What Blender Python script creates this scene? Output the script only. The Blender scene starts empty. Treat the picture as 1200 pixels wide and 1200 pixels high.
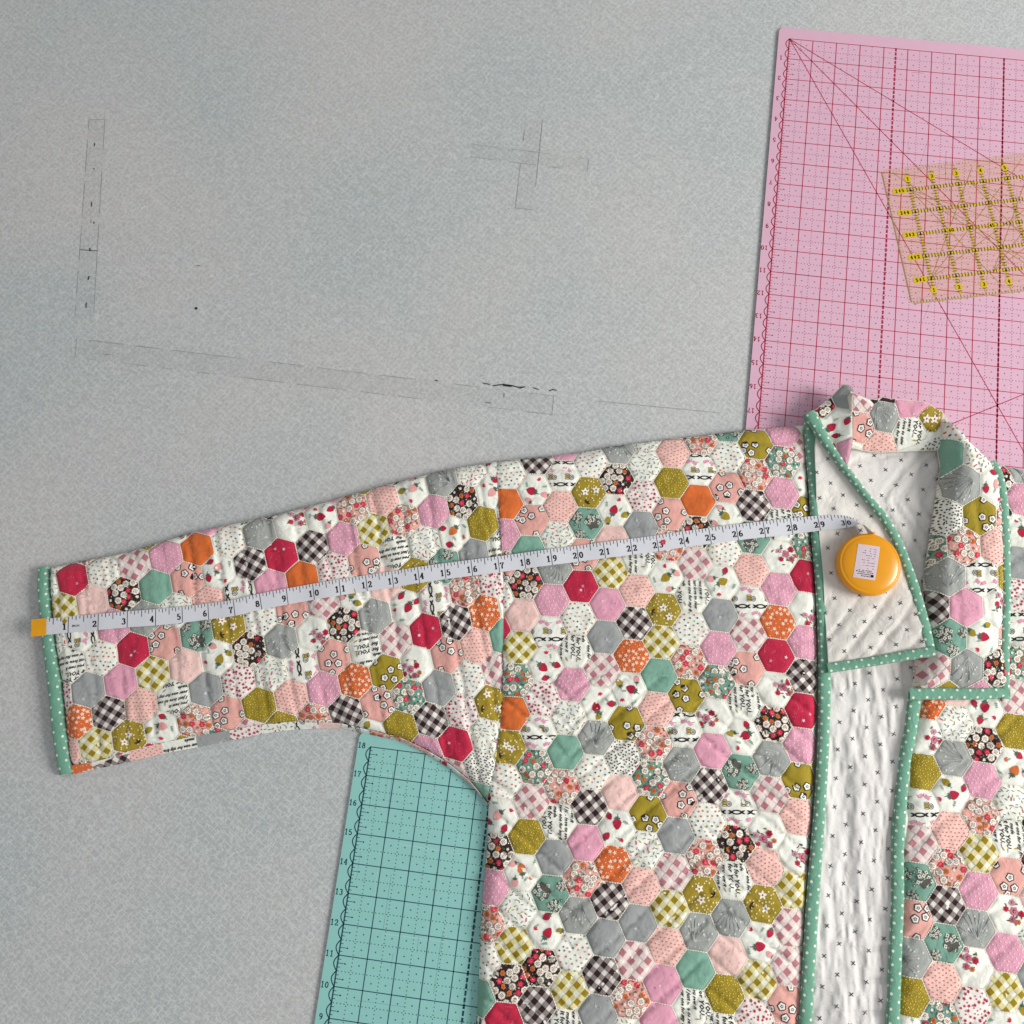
import bpy, math, random
import numpy as np
from mathutils import Matrix
C = bpy.context.scene.collection
scene = bpy.context.scene
K = 0.0254                       # everything below is authored in inches, metres in the file
R_ = math.radians

# ------------------------------------------------------------------ camera, world, lights, exposure
F_PX, CAM_H, TX, TY = 1051.342, 33.4438, .22541, .03245
cx, sx, cy, sy = math.cos(TX), math.sin(TX), math.cos(TY), math.sin(TY)
RM = np.array([[1, 0, 0], [0, cx, -sx], [0, sx, cx]]) @ np.array([[cy, 0, sy], [0, 1, 0], [-sy, 0, cy]])
cam = bpy.data.objects.new('camera', bpy.data.cameras.new('camera')); C.objects.link(cam)
cam.matrix_world = Matrix.Translation((0, 0, CAM_H*K)) @ Matrix(RM.tolist()).to_4x4()
cam.data.sensor_width = 36; cam.data.lens = F_PX/1200*36
cam.data.clip_start = .01; cam.data.clip_end = 50
scene.camera = cam
scene.view_settings.view_transform = 'Standard'; scene.view_settings.look = 'None'
scene.view_settings.exposure = 0.03; scene.view_settings.gamma = 1
world = bpy.data.worlds.new('World'); scene.world = world; world.use_nodes = True
bg = world.node_tree.nodes['Background']; bg.inputs[0].default_value = (.96, .98, 1, 1); bg.inputs[1].default_value = 0.43
def area(name, loc, target, size, power, col):
    l = bpy.data.lights.new(name, 'AREA'); l.shape = 'RECTANGLE'; l.size = size[0]; l.size_y = size[1]
    l.energy = power; l.color = col
    o = bpy.data.objects.new(name, l); C.objects.link(o); o.location = loc
    import mathutils
    d = mathutils.Vector(target)-mathutils.Vector(loc); o.rotation_euler = d.to_track_quat('-Z', 'Y').to_euler()
area('window_light', (2.5, -.15, 1.42), (.0, -.05, 0), (1.25, 1.1), 92, (1, .985, .95))

# ------------------------------------------------------------------ measuring helpers
def W(px, py, z=0.0):
    """table coordinates (inches) of a point measured in the photograph, at height z"""
    px = np.asarray(px, float); py = np.asarray(py, float)
    d = np.stack([(px-600)/F_PX, (600-py)/F_PX, -np.ones_like(px)], -1) @ RM.T
    t = (z-CAM_H)/d[..., 2]
    return np.stack([d[..., 0]*t, d[..., 1]*t], -1)
def WP(pts, z=0.0):
    p = np.array(pts, float); return W(p[:, 0], p[:, 1], z)

def _hash(ix, iy, s):
    n = (ix*374761393 + iy*668265263 + s*1442695041) & 0xffffffff
    n = ((n ^ (n >> 13))*1274126177) & 0xffffffff
    return ((n ^ (n >> 16)) & 0xffff)/65535.0
def vnoise(x, y, s=0):
    x = np.asarray(x, float); y = np.asarray(y, float)
    ix = np.floor(x).astype(np.int64); iy = np.floor(y).astype(np.int64)
    fx = x-ix; fy = y-iy; fx = fx*fx*fx*(fx*(fx*6-15)+10); fy = fy*fy*fy*(fy*(fy*6-15)+10)
    a = _hash(ix, iy, s); b = _hash(ix+1, iy, s); c = _hash(ix, iy+1, s); d = _hash(ix+1, iy+1, s)
    return (a+(b-a)*fx)*(1-fy)+(c+(d-c)*fx)*fy - .5
def fbm(x, y, s=0, o=3):
    r = 0; a = 1
    for k in range(o):
        r = r+a*vnoise(x*2**k+17.3*k, y*2**k-9.1*k, s+k); a *= .5
    return r
def seg_dist(P, A, B):
    """distance of points P (n,2) to the nearest of segments A-B (m,2)"""
    best = np.full(len(P), 1e9)
    for a, b in zip(A, B):
        ab = b-a; L = ab@ab
        if L < 1e-12: continue
        t = np.clip(((P-a)@ab)/L, 0, 1)
        d = P-a-t[:, None]*ab
        best = np.minimum(best, d[:, 0]**2+d[:, 1]**2)
    return np.sqrt(best)
def poly_dist(P, poly): return seg_dist(P, poly, np.roll(poly, -1, 0))
def line_dist(P, line): return seg_dist(P, line[:-1], line[1:])
def inside(P, poly):
    r = np.zeros(len(P), bool); n = len(poly); x, y = P[:, 0], P[:, 1]
    for i in range(n):
        x1, y1 = poly[i]; x2, y2 = poly[(i+1) % n]
        if y1 == y2: continue
        c = ((y1 > y) != (y2 > y)) & (x < (x2-x1)*(y-y1)/(y2-y1)+x1)
        r ^= c
    return r
def area_of(p):
    p = np.asarray(p); x, y = p[:, 0], p[:, 1]
    return .5*float(np.dot(x, np.roll(y, -1))-np.dot(y, np.roll(x, -1)))
def clip_convex(sub, clip):
    """Sutherland-Hodgman: any polygon against a convex counter-clockwise one (plain lists)"""
    out = [tuple(map(float, q)) for q in sub]; n = len(clip)
    for i in range(n):
        ax, ay = clip[i]; bx, by = clip[(i+1) % n]; ex, ey = bx-ax, by-ay
        inp = out; out = []
        if not inp: return []
        px, py = inp[-1]; ps = ex*(py-ay)-ey*(px-ax)
        for qx, qy in inp:
            qs = ex*(qy-ay)-ey*(qx-ax)
            if (qs >= 0) != (ps >= 0):
                t = ps/(ps-qs); out.append((px+t*(qx-px), py+t*(qy-py)))
            if qs >= 0: out.append((qx, qy))
            px, py, ps = qx, qy, qs
    return out if len(out) >= 3 else []
def hull(P):
    P = sorted(set(map(tuple, np.round(P, 6).tolist())))
    def half(pts):
        h = []
        for p in pts:
            while len(h) > 1 and (h[-1][0]-h[-2][0])*(p[1]-h[-2][1])-(h[-1][1]-h[-2][1])*(p[0]-h[-2][0]) <= 0: h.pop()
            h.append(p)
        return h
    a = half(P); b = half(P[::-1]); return a[:-1]+b[:-1]
def smooth_line(pts, n=4):
    """Catmull-Rom through the points (any number of columns)"""
    P = np.array(pts, float); Q = np.vstack([2*P[0]-P[1], P, 2*P[-1]-P[-2]]); out = []
    for i in range(1, len(Q)-2):
        for k in range(n):
            t = k/n; a, b, c, d = Q[i-1], Q[i], Q[i+1], Q[i+2]
            out.append(.5*((2*b)+(-a+c)*t+(2*a-5*b+4*c-d)*t*t+(-a+3*b-3*c+d)*t**3))
    out.append(P[-1]); return np.array(out)

# ------------------------------------------------------------------ materials
def lin(c): return tuple((v/12.92 if v <= .04045 else ((v+.055)/1.055)**2.4) for v in (x/255 for x in c))
def new_mat(name):
    m = bpy.data.materials.new(name); m.use_nodes = True
    return m, m.node_tree, m.node_tree.nodes['Principled BSDF']
def N(nt, t, **kw):
    n = nt.nodes.new(t)
    for k, v in kw.items(): setattr(n, k, v)
    return n
def bump_from(nt, bsdf, out, strength, dist):
    b = N(nt, 'ShaderNodeBump'); b.inputs['Strength'].default_value = strength; b.inputs['Distance'].default_value = dist
    nt.links.new(out, b.inputs['Height']); nt.links.new(b.outputs[0], bsdf.inputs['Normal'])
def cloth_material(name, grain=.10, rough=.9, weave=2600, gain=1.0, sheen=.15, crease=7.0):
    """printed cotton: the colour of each face comes with the mesh, the grain from noise and a fine weave"""
    m, nt, b = new_mat(name)
    a = N(nt, 'ShaderNodeAttribute'); a.attribute_name = 'Col'
    tc = N(nt, 'ShaderNodeTexCoord')
    n1 = N(nt, 'ShaderNodeTexNoise'); n1.inputs['Scale'].default_value = 1500; n1.inputs['Detail'].default_value = 2
    n2 = N(nt, 'ShaderNodeTexNoise'); n2.inputs['Scale'].default_value = 90; n2.inputs['Detail'].default_value = 3
    nt.links.new(tc.outputs['Object'], n1.inputs[0]); nt.links.new(tc.outputs['Object'], n2.inputs[0])
    ad = N(nt, 'ShaderNodeMath', operation='ADD'); nt.links.new(n1.outputs[0], ad.inputs[0]); nt.links.new(n2.outputs[0], ad.inputs[1])
    mr = N(nt, 'ShaderNodeMapRange'); nt.links.new(ad.outputs[0], mr.inputs[0])
    mr.inputs[1].default_value = .6; mr.inputs[2].default_value = 1.4; mr.inputs[3].default_value = gain*(1-grain); mr.inputs[4].default_value = gain*(1+grain)
    mx = N(nt, 'ShaderNodeVectorMath', operation='SCALE'); nt.links.new(a.outputs['Color'], mx.inputs[0]); nt.links.new(mr.outputs[0], mx.inputs['Scale'])
    nt.links.new(mx.outputs[0], b.inputs['Base Color'])
    b.inputs['Roughness'].default_value = rough; b.inputs['Specular IOR Level'].default_value = .2
    b.inputs['Sheen Weight'].default_value = sheen
    n3 = N(nt, 'ShaderNodeTexNoise'); n3.inputs['Scale'].default_value = 95; n3.inputs['Detail'].default_value = 3; n3.inputs['Distortion'].default_value = 1.2
    nt.links.new(tc.outputs['Object'], n3.inputs[0])
    s3 = N(nt, 'ShaderNodeMath', operation='MULTIPLY_ADD'); nt.links.new(n3.outputs[0], s3.inputs[0]); s3.inputs[1].default_value = crease; nt.links.new(n1.outputs[0], s3.inputs[2])
    bump_from(nt, b, s3.outputs[0], .5, .0003)
    return m
def simple_material(name, col, rough=.5, spec=.5, vary=.06, scale=60, bump=0.0, bscale=400):
    m, nt, b = new_mat(name)
    tc = N(nt, 'ShaderNodeTexCoord'); n = N(nt, 'ShaderNodeTexNoise'); n.inputs['Scale'].default_value = scale; n.inputs['Detail'].default_value = 4
    nt.links.new(tc.outputs['Object'], n.inputs[0])
    r = N(nt, 'ShaderNodeValToRGB'); c = lin(col)
    r.color_ramp.elements[0].position = .3; r.color_ramp.elements[1].position = .7
    r.color_ramp.elements[0].color = tuple(v*(1-vary) for v in c)+(1,); r.color_ramp.elements[1].color = tuple(min(1, v*(1+vary)) for v in c)+(1,)
    nt.links.new(n.outputs[0], r.inputs[0]); nt.links.new(r.outputs[0], b.inputs['Base Color'])
    b.inputs['Roughness'].default_value = rough; b.inputs['Specular IOR Level'].default_value = spec
    if bump:
        n2 = N(nt, 'ShaderNodeTexNoise'); n2.inputs['Scale'].default_value = bscale; nt.links.new(tc.outputs['Object'], n2.inputs[0])
        bump_from(nt, b, n2.outputs[0], bump, .0005)
    return m
COTTON = cloth_material('printed_cotton')
LINING = cloth_material('soft_lining_cotton', grain=.04)
BINDING = cloth_material('binding_cotton', grain=.12)
PLASTIC = cloth_material('printed_plastic', grain=.03, rough=.5, sheen=0, crease=0)
TAPE_VINYL = cloth_material('tape_vinyl', grain=.03, rough=.42, sheen=0, crease=.4)
BATTING = simple_material('cream_batting_edge', (205, 196, 184), .95, .1, bump=.4)

# ------------------------------------------------------------------ object helpers
WL = {}                          # where each object stands (all of them are only moved, never turned)
def empty(name, loc=(0, 0, 0), **props):
    o = bpy.data.objects.new(name, None); C.objects.link(o); o.location = tuple(v*K for v in loc)
    o.empty_display_size = .02; WL[o.name] = np.array(loc, float)*K
    for k, v in props.items(): o[k] = v
    return o
def link_mesh(name, me, parent=None, at=(0, 0, 0), **props):
    o = bpy.data.objects.new(name, me); C.objects.link(o); at = np.array(at, float); WL[o.name] = at
    if parent is not None: o.parent = parent; o.location = at-WL[parent.name]
    else: o.location = at
    for k, v in props.items(): o[k] = v
    return o
class Mesh:
    """collects points (inches), faces, one colour and one material per face, then becomes one object"""
    def __init__(s): s.v = []; s.f = []; s.c = []; s.n = []; s.k = 0; s.m = []
    def add(s, V, F, col, nor=None, mi=0):
        V = np.asarray(V, float); s.v.append(V)
        s.n.append(np.zeros((len(V), 3)) if nor is None else nor)
        for i, f in enumerate(F):
            s.f.append([q+s.k for q in f]); s.c.append(col[i] if isinstance(col, list) else col); s.m.append(mi)
        s.k += len(V)
    def merge(s, o):
        for V, n in zip(o.v, o.n): s.v.append(V); s.n.append(n)
        s.f += [[q+s.k for q in f] for f in o.f]; s.c += o.c; s.m += o.m; s.k += o.k
    def build(s, name, mats, parent=None, custom=True, smooth=True, **props):
        V = np.vstack(s.v)*K; at_ = np.append((V[:, :2].min(0)+V[:, :2].max(0))/2, V[:, 2].min()); V = V-at_; me = bpy.data.meshes.new(name)
        me.from_pydata(V.tolist(), [], s.f)
        mats = mats if isinstance(mats, (list, tuple)) else [mats]
        for m in mats: me.materials.append(m)
        if len(mats) > 1: me.polygons.foreach_set('material_index', s.m)
        at = me.color_attributes.new('Col', 'FLOAT_COLOR', 'CORNER')
        cols = np.ones((len(me.loops), 4)); i = 0
        for f, c in zip(s.f, s.c): cols[i:i+len(f), :3] = c; i += len(f)
        at.data.foreach_set('color', cols.ravel())
        me.polygons.foreach_set('use_smooth', [smooth]*len(s.f))
        if custom:
            nn = np.vstack(s.n); ln = np.linalg.norm(nn, axis=1)
            if ln.min() > .5: me.normals_split_custom_set_from_vertices((nn/ln[:, None]).tolist())
        me.update()
        return link_mesh(name, me, parent, at_, **props)
def surf(M, groups, e=.004):
    """groups: list of (points(n,2), faces, colour(s), lift). M maps points to xyz. Returns a Mesh with analytic normals."""
    P = np.vstack([g[0] for g in groups]); lift = np.concatenate([np.full(len(g[0]), g[3]) for g in groups])
    X = M(P); dx = M(P+np.array([e, 0]))-X; dy = M(P+np.array([0, e]))-X
    n = np.cross(dx, dy); ln = np.linalg.norm(n, axis=1); ln[ln < 1e-12] = 1; n /= ln[:, None]
    n[n[:, 2] < 0] *= -1
    X = X+n*lift[:, None]
    m = Mesh(); k = 0
    for g in groups:
        q = len(g[0]); m.add(X[k:k+q], g[1], g[2], n[k:k+q]); k += q
    return m
def fan(poly):
    p = np.array(poly, float)
    if area_of(p) < 0: p = p[::-1]
    out = []
    for a, b in zip(p, np.roll(p, -1, 0)):
        k = int(np.hypot(*(b-a))/.09)+1 if len(p) < 6 else 1
        out += [a+(b-a)*i/k for i in range(k)]
    p = np.array(out); c = p.mean(0); n = len(p)
    return np.vstack([p, c[None]]), [[i, (i+1) % n, n] for i in range(n)]

# ------------------------------------------------------------------ shapes of the prints (inches, flat)
def rot(p, a):
    c, s = math.cos(a), math.sin(a); p = np.asarray(p, float)
    return np.stack([p[..., 0]*c-p[..., 1]*s, p[..., 0]*s+p[..., 1]*c], -1)
def disc(x, y, r, n=7, rx=1.0, a=0.0):
    t = np.arange(n)*2*math.pi/n+.3
    return rot(np.stack([r*rx*np.cos(t), r*np.sin(t)], 1), a)+np.array([x, y])
def star(x, y, r, a, k=5, inner=.45):
    t = np.arange(2*k)*math.pi/k+a; q = np.where(np.arange(2*k) % 2 == 0, r, r*inner)
    return np.stack([x+q*np.cos(t), y+q*np.sin(t)], 1)
def blossom(x, y, r, a, k=5, dent=.25):
    n = k*4; t = np.arange(n)*2*math.pi/n+a; q = r*(1-dent+dent*np.cos(k*(t-a)))
    return np.stack([x+q*np.cos(t), y+q*np.sin(t)], 1)
def bar(x, y, L, w, a): return rot([[-L/2, -w/2], [L/2, -w/2], [L/2, w/2], [-L/2, w/2]], a)+np.array([x, y])
def leaf(x, y, L, w, a): return rot([[0, 0], [L*.35, -w/2], [L*.75, -w*.35], [L, 0], [L*.75, w*.35], [L*.35, w/2]], a)+np.array([x, y])
def stroke(pts, w0, w1=None):
    """a pen line: thick when it runs up and down (w1), thin when it runs across (w0)"""
    out = []; w1 = w0 if w1 is None else w1
    for a, b in zip(pts[:-1], pts[1:]):
        a = np.array(a, float); b = np.array(b, float); d = b-a; L = np.hypot(*d)
        if L < 1e-9: continue
        d /= L; w = (w0+(w1-w0)*abs(d[1]))/2; n = np.array([-d[1], d[0]])*w; e = d*w*.5
        out.append(np.array([a-e-n, b+e-n, b+e+n, a-e+n]))
    return out
def arc(cx_, cy_, rx, ry, a0, a1, n=8):
    t = np.radians(np.linspace(a0, a1, n)); return [(cx_+rx*math.cos(q), cy_+ry*math.sin(q)) for q in t]
DIGITS = {
 '0': [arc(.3, .5, .24, .46, 0, 360, 13)],
 '1': [[(.32, 0), (.32, 1)], [(.32, .96), (.12, .82)], [(.1, .02), (.54, .02)]],
 '2': [arc(.3, .72, .22, .26, 170, -40, 8)+[(.1, .06)], [(.08, .04), (.54, .04)], [(.54, .04), (.56, .2)]],
 '3': [arc(.28, .74, .2, .22, 150, -80, 7), arc(.28, .27, .25, .26, 80, -150, 8)],
 '4': [[(.4, 0), (.4, 1)], [(.4, .98), (.04, .3)], [(.02, .3), (.6, .3)], [(.25, .02), (.55, .02)]],
 '5': [[(.5, .96), (.14, .96)], [(.14, .96), (.12, .55)], arc(.28, .31, .24, .29, 130, -150, 9)],
 '6': [arc(.5, .45, .42, .52, 100, 180, 5), arc(.3, .29, .22, .27, 0, 360, 11)],
 '7': [[(.06, .96), (.56, .96)], [(.56, .94), (.28, .5), (.26, 0)], [(.07, .96), (.06, .78)]],
 '8': [arc(.3, .75, .19, .22, 0, 360, 10), arc(.3, .27, .24, .26, 0, 360, 11)],
 '9': [arc(.3, .71, .22, .27, 0, 360, 11), arc(.1, .55, .42, .52, -80, 0, 5)],
}
def number(txt, x, y, h, thin, thick, a=0.0, gap=.72):
    """centred digits drawn as pen strokes; returns quads"""
    out = []; wtot = gap*len(txt)*h
    for i, ch in enumerate(txt):
        for ln in DIGITS[ch]:
            for q in stroke([(px*h-wtot/2+i*gap*h+(gap-.6)*h/2, py*h-h/2) for px, py in ln], thin, thick): out.append(rot(q, a)+np.array([x, y]))
    return out
_txt = {}
def text_tris(s, size, slant=.35, bold=.012):
    """triangles of a line of handwriting-like lettering, left end at 0,0"""
    key = (s, slant, bold)
    if key not in _txt:
        cu = bpy.data.curves.new('lettering', 'FONT'); cu.body = s; cu.size = 1; cu.shear = slant; cu.offset = bold; cu.resolution_u = 1
        ob = bpy.data.objects.new('lettering', cu); me = bpy.data.meshes.new_from_object(ob)
        me.calc_loop_triangles()
        v = np.array([p.co[:2] for p in me.vertices]) if len(me.vertices) else np.zeros((0, 2))
        t = [list(q.vertices) for q in me.loop_triangles]
        bpy.data.objects.remove(ob); bpy.data.meshes.remove(me); bpy.data.curves.remove(cu)
        _txt[key] = (v, t)
    v, t = _txt[key]; return v*size, t

# printed colours as the cloth has them
CREAM = (231, 231, 221); INK = (38, 28, 32); LEAF = (70, 98, 84); RED = (190, 32, 68); ORG = (208, 104, 52)
OLIVE = (156, 134, 30); PINK = (222, 142, 172); SALM = (226, 156, 146); TEAL = (96, 156, 134); PALE = (234, 196, 186); DK = (66, 42, 40)
GREY = (148, 154, 155); GOLD = (172, 140, 60); ROSE = (214, 70, 92)
BASE = {'RR': (186, 38, 68), 'OG': (232, 230, 214), 'MG': (228, 218, 212), 'BG': (224, 220, 212), 'PP': (233, 196, 188), 'PD': (215, 154, 174), 'PK': (219, 156, 177),
 'OR': (210, 106, 50), 'OS': (208, 102, 50), 'SD': (233, 190, 180), 'SF': (220, 163, 153), 'OF': (156, 136, 40), 'OB': (156, 134, 40), 'OD': (154, 132, 30),
 'TP': (122, 164, 146), 'TR': (116, 156, 140), 'TF': (114, 152, 136), 'BF': (50, 32, 30), 'GF': (226, 162, 150), 'GY': (152, 155, 154), 'GD': (156, 158, 154),
 'WD': CREAM, 'WS': CREAM, 'WR': (228, 222, 216), 'WB': CREAM, 'WN': CREAM, 'WT': CREAM, 'WK': CREAM, 'WF': CREAM, 'WO': CREAM}
TINT = {k: lin(v) for k, v in BASE.items()}
def scatter(rg, pitch, jit=.3, R=.72, a=None):
    """jittered triangular positions over a disc"""
    a = rg.uniform(0, 1) if a is None else a; out = []; n = int(R/pitch)+2
    ox, oy = rg.uniform(-.5, .5)*pitch, rg.uniform(-.5, .5)*pitch
    for j in range(-n, n+1):
        for i in range(-n, n+1):
            x = (i+.5*(j % 2))*pitch+ox+rg.uniform(-jit, jit)*pitch; y = j*pitch*.866+oy+rg.uniform(-jit, jit)*pitch
            if x*x+y*y < R*R: out.append(tuple(rot((x, y), a)))
    return out
def small_daisy(out, x, y, r, rg, ring=INK, centre=INK):
    a = rg.uniform(0, 6)
    out.append((blossom(x, y, r*1.26, a, 5, .09), ring, 1)); out.append((blossom(x, y, r, a, 5, .12), (232, 228, 220), 2))
    for k in range(5): out.append((disc(x+r*.3*math.cos(a+k*1.257), y+r*.3*math.sin(a+k*1.257), r*.18, 4), centre, 3))
def rose(out, x, y, r, col, dark, rg, lay=1):
    a = rg.uniform(0, 6)
    out.append((blossom(x, y, r, a, 6, .12), col, lay)); out.append((blossom(x, y, r*.5, a+.5, 5, .2), dark, lay+1)); out.append((disc(x+r*.1, y, r*.28, 5), col, lay+2))
def cream_rose(out, x, y, r, rg, lay=1):
    a = rg.uniform(0, 6)
    out.append((blossom(x, y, r*1.12, a+.3, 5, .08), (150, 140, 126), lay)); out.append((blossom(x, y, r, a, 7, .09), (232, 225, 213), lay+.5))
    for k in range(4):
        t = a+k*1.57; out.append((bar(x+r*.42*math.cos(t), y+r*.42*math.sin(t), r*.55, r*.16, t+1.3), (116, 92, 82), lay+1))
    out.append((disc(x, y, r*.2, 5), (196, 120, 92), lay+2))
def berry(out, x, y, r, a, col, rg):
    p = np.array([[-.9, .35], [-.6, .85], [0, .95], [.6, .85], [.9, .35], [.7, -.35], [.3, -.85], [0, -1.05], [-.3, -.85], [-.7, -.35]])*r
    out.append((rot(p, a)+np.array([x, y]), col, 1))
    for k in (-1, -.3, .4, 1.0): out.append((leaf(*(rot((0, .8*r), a)+np.array([x, y])), r*.8, r*.35, a+math.pi/2+k), LEAF, 2))
    out.append((bar(*(rot((.1*r, 1.6*r), a)+np.array([x, y])), r*.9, .02, a+1.4), (70, 84, 72), 2))
def tulip(out, x, y, r, a, col):
    for k in (-.6, 0, .6): out.append((leaf(x, y, r, r*.45, a+math.pi/2+k), col, 1))
def sprig(out, x, y, L, a, col=(120, 160, 140)):
    out.append((bar(*(rot((L/2, 0), a)+np.array([x, y])), L, .014, a), col, 1))
    for k in range(3):
        for s in (-1, 1): out.append((leaf(*(rot((L*(.25+.25*k), 0), a)+np.array([x, y])), L*.3, L*.12, a+s*.8), col, 1))
LINES = ['it for YOU...', 'made', 'sew one for my friends', 'I just love to sew', 'you sew it', 'for YOU...']
def motifs(f, rg, ta):
    """shapes (polygon, colour, layer) and text (verts, tris, colour) of print f"""
    o = []; tx = []; A = rg.uniform(0, 6.28)
    if f in ('OG', 'MG', 'BG'):
        dk, mid = {'OG': ((144, 120, 14), (212, 203, 148)), 'MG': ((178, 118, 124), (222, 202, 198)), 'BG': ((44, 26, 28), (136, 124, 122))}[f]
        q = {'OG': .185, 'MG': .20, 'BG': .175}[f]; a = ta+R_(45)+rg.uniform(-.12, .12); ox, oy = rg.uniform(0, .3), rg.uniform(0, .3)
        for i in range(-6, 7):
            for j in range(-6, 7):
                if i % 2 == 0 and j % 2 == 0: continue
                c = rot((i*q+ox, j*q+oy), a)
                if c@c > .72: continue
                both = i % 2 and j % 2
                o.append((bar(c[0], c[1], q*1.04 if both else q, q*1.04 if both else q, a), dk if both else mid, 2 if both else 1))
    elif f == 'PD':
        for x, y in scatter(rg, .16, .12): o.append((disc(x, y, .024, 6), (240, 214, 222), 1))
    elif f == 'SD':
        for x, y in scatter(rg, .145, .12): o.append((disc(x, y, .024, 5), (196, 98, 92), 1))
    elif f == 'OD':
        for x, y in scatter(rg, .105, .38): o.append((disc(x, y, rg.uniform(.013, .023), 5), (214, 204, 130), 1))
    elif f == 'WK':
        for x, y in scatter(rg, .115, .3): o.append((disc(x, y, .028, 4, 1.4, rg.uniform(0, 3)), DK, 1))
    elif f == 'WD':
        for x, y in scatter(rg, .19, .2): o.append((disc(x, y, .034, 6), rg.choice([(96, 116, 116), (64, 78, 88), (206, 112, 70), (164, 138, 60), (222, 148, 150), (150, 168, 160), (214, 96, 76)]), 1))
    elif f == 'WS':
        for x, y in scatter(rg, .17, .3):
            big = rg.random() < .09
            o.append((bar(x, y, .13 if big else .10, .036 if big else .026, rg.uniform(0, 3.1)), (206, 60, 84) if big else rg.choice([(104, 128, 118), (168, 144, 50), (120, 136, 124), (90, 112, 108)]), 1))
    elif f == 'WR':
        for x, y in scatter(rg, .16, .3):
            o.append((star(x, y, rg.choice([.036, .056, .068]), rg.uniform(0, 6)), (176, 34, 66), 1))
    elif f == 'OS':
        for x, y in scatter(rg, .19, .25):
            if rg.random() < .62: o.append((star(x, y, .088, rg.uniform(0, 6)), (244, 202, 176), 1))
            else: o.append((disc(x, y, .022, 5), (244, 202, 176), 1))
        for x, y in scatter(rg, .23, .4): o.append((disc(x, y, .014, 5), (244, 202, 176), 1))
    elif f in ('SF', 'OF'):
        cx_, cy_ = rg.uniform(-.3, .3), rg.uniform(-.3, .3)
        for k in range(3): small_daisy(o, cx_+.21*math.cos(A+k*2.09), cy_+.21*math.sin(A+k*2.09), .125, rg)
        for k in range(3): small_daisy(o, .56*math.cos(A+1+k*2.1), .56*math.sin(A+1+k*2.1), .11, rg)
    elif f == 'OB':
        for x, y in scatter(rg, .14, .4): 
            if rg.random() < .6: o.append((blossom(x, y, .034, rg.uniform(0, 6), 5, .2), (224, 216, 170), 1))
        for k in range(2):
            x, y = rot((rg.uniform(.05, .35), 0), A+k*2.6); o.append((blossom(x, y, .16, A, 5, .28), (236, 230, 214), 2)); o.append((disc(x, y, .035, 6), (186, 50, 80), 3))
        x, y = rot((.42, .1), A+4); 
        for s in (-.5, .5, 1.6): o.append((leaf(x, y, .16, .06, A+s), (48, 38, 26), 2))
        o.append((bar(x*.6, y*.6, .35, .012, A+.7), (206, 120, 50), 1))
    elif f == 'RR':
        for k in range(3):
            x, y = rg.uniform(-.4, .4), rg.uniform(-.4, .4); o.append((bar(x, y, rg.uniform(.12, .3), .011, rg.uniform(0, 3)), (214, 104, 126), 1))
        for k in range(9): o.append((disc(rg.uniform(-.5, .5), rg.uniform(-.5, .5), .013, 5), (226, 140, 156), 1))
        x, y = rg.uniform(-.3, .3), rg.uniform(-.3, .3); o.append((blossom(x, y, .07, A, 5, .4), (232, 176, 186), 1))
        if rg.random() < .5: o.append((star(-x, y-.1, .07, A), (236, 200, 206), 1))
    elif f in ('PP', 'PK'):
        for k in range(8): o.append((disc(rg.uniform(-.5, .5), rg.uniform(-.5, .5), .016, 5), (200, 84, 104) if f == 'PP' or rg.random() < .6 else (240, 190, 210), 1))
        if rg.random() < .7: o.append((blossom(rg.uniform(-.3, .3), rg.uniform(-.3, .4), .06, A, 5, .4), (242, 220, 222), 1))
    elif f == 'OR': pass
    elif f == 'TP': pass
    elif f in ('GY',):
        x, y = rg.uniform(-.3, .3), rg.uniform(-.3, .3); o.append((blossom(x, y, .07, A, 5, .4), (204, 208, 208), 1)); 
        for q in stroke(arc(x+.08, y, .1, .1, 40+A*50, 250+A*50, 7), .012): o.append((q, (196, 202, 202), 1))
        for k in range(4): o.append((disc(rg.uniform(-.5, .5), rg.uniform(-.5, .5), .013, 5), (120, 60, 70), 1))
    elif f == 'GD':
        c = np.array(rot((.35, 0), A))*-1
        for k in range(9):
            a = A-.9+k*.22; L = rg.uniform(.4, .95); e = c+np.array([L*math.cos(a), L*math.sin(a)])
            o.append((bar(*((c+e)/2), L, .013, a), (196, 200, 198), 1)); o.append((blossom(e[0], e[1], .045, a, 5, .35), (218, 221, 218), 2))
        for k in range(10): o.append((blossom(rg.uniform(-.55, .55), rg.uniform(-.55, .55), .028, A, 5, .3), (208, 212, 210), 1))
    elif f in ('BF', 'TF', 'GF'):
        P = scatter(rg, .27, .16); rg.shuffle(P)
        lf = {'BF': (92, 104, 88), 'TF': (58, 104, 84), 'GF': (96, 112, 92)}[f]
        for x, y in scatter(rg, .2, .4): o.append((leaf(x, y, .11, .055, rg.uniform(0, 6)), lf, 1)); 
        for i, (x, y) in enumerate(P):
            k = i % 6
            if k in (0, 1, 3): cream_rose(o, x, y, .125, rg, 2)
            elif k == 2: rose(o, x, y, .11, (200, 44, 70), (236, 120, 130), rg, 2)
            elif k == 4: rose(o, x, y, .10, (190, 106, 58), (150, 76, 44), rg, 2)
            else: o.append((blossom(x, y, .06, A, 5, .2), (228, 220, 208), 2))
        for x, y in scatter(rg, .3, .4): o.append((disc(x, y, .022, 5), (232, 226, 214), 2))
    elif f == 'TR':
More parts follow.
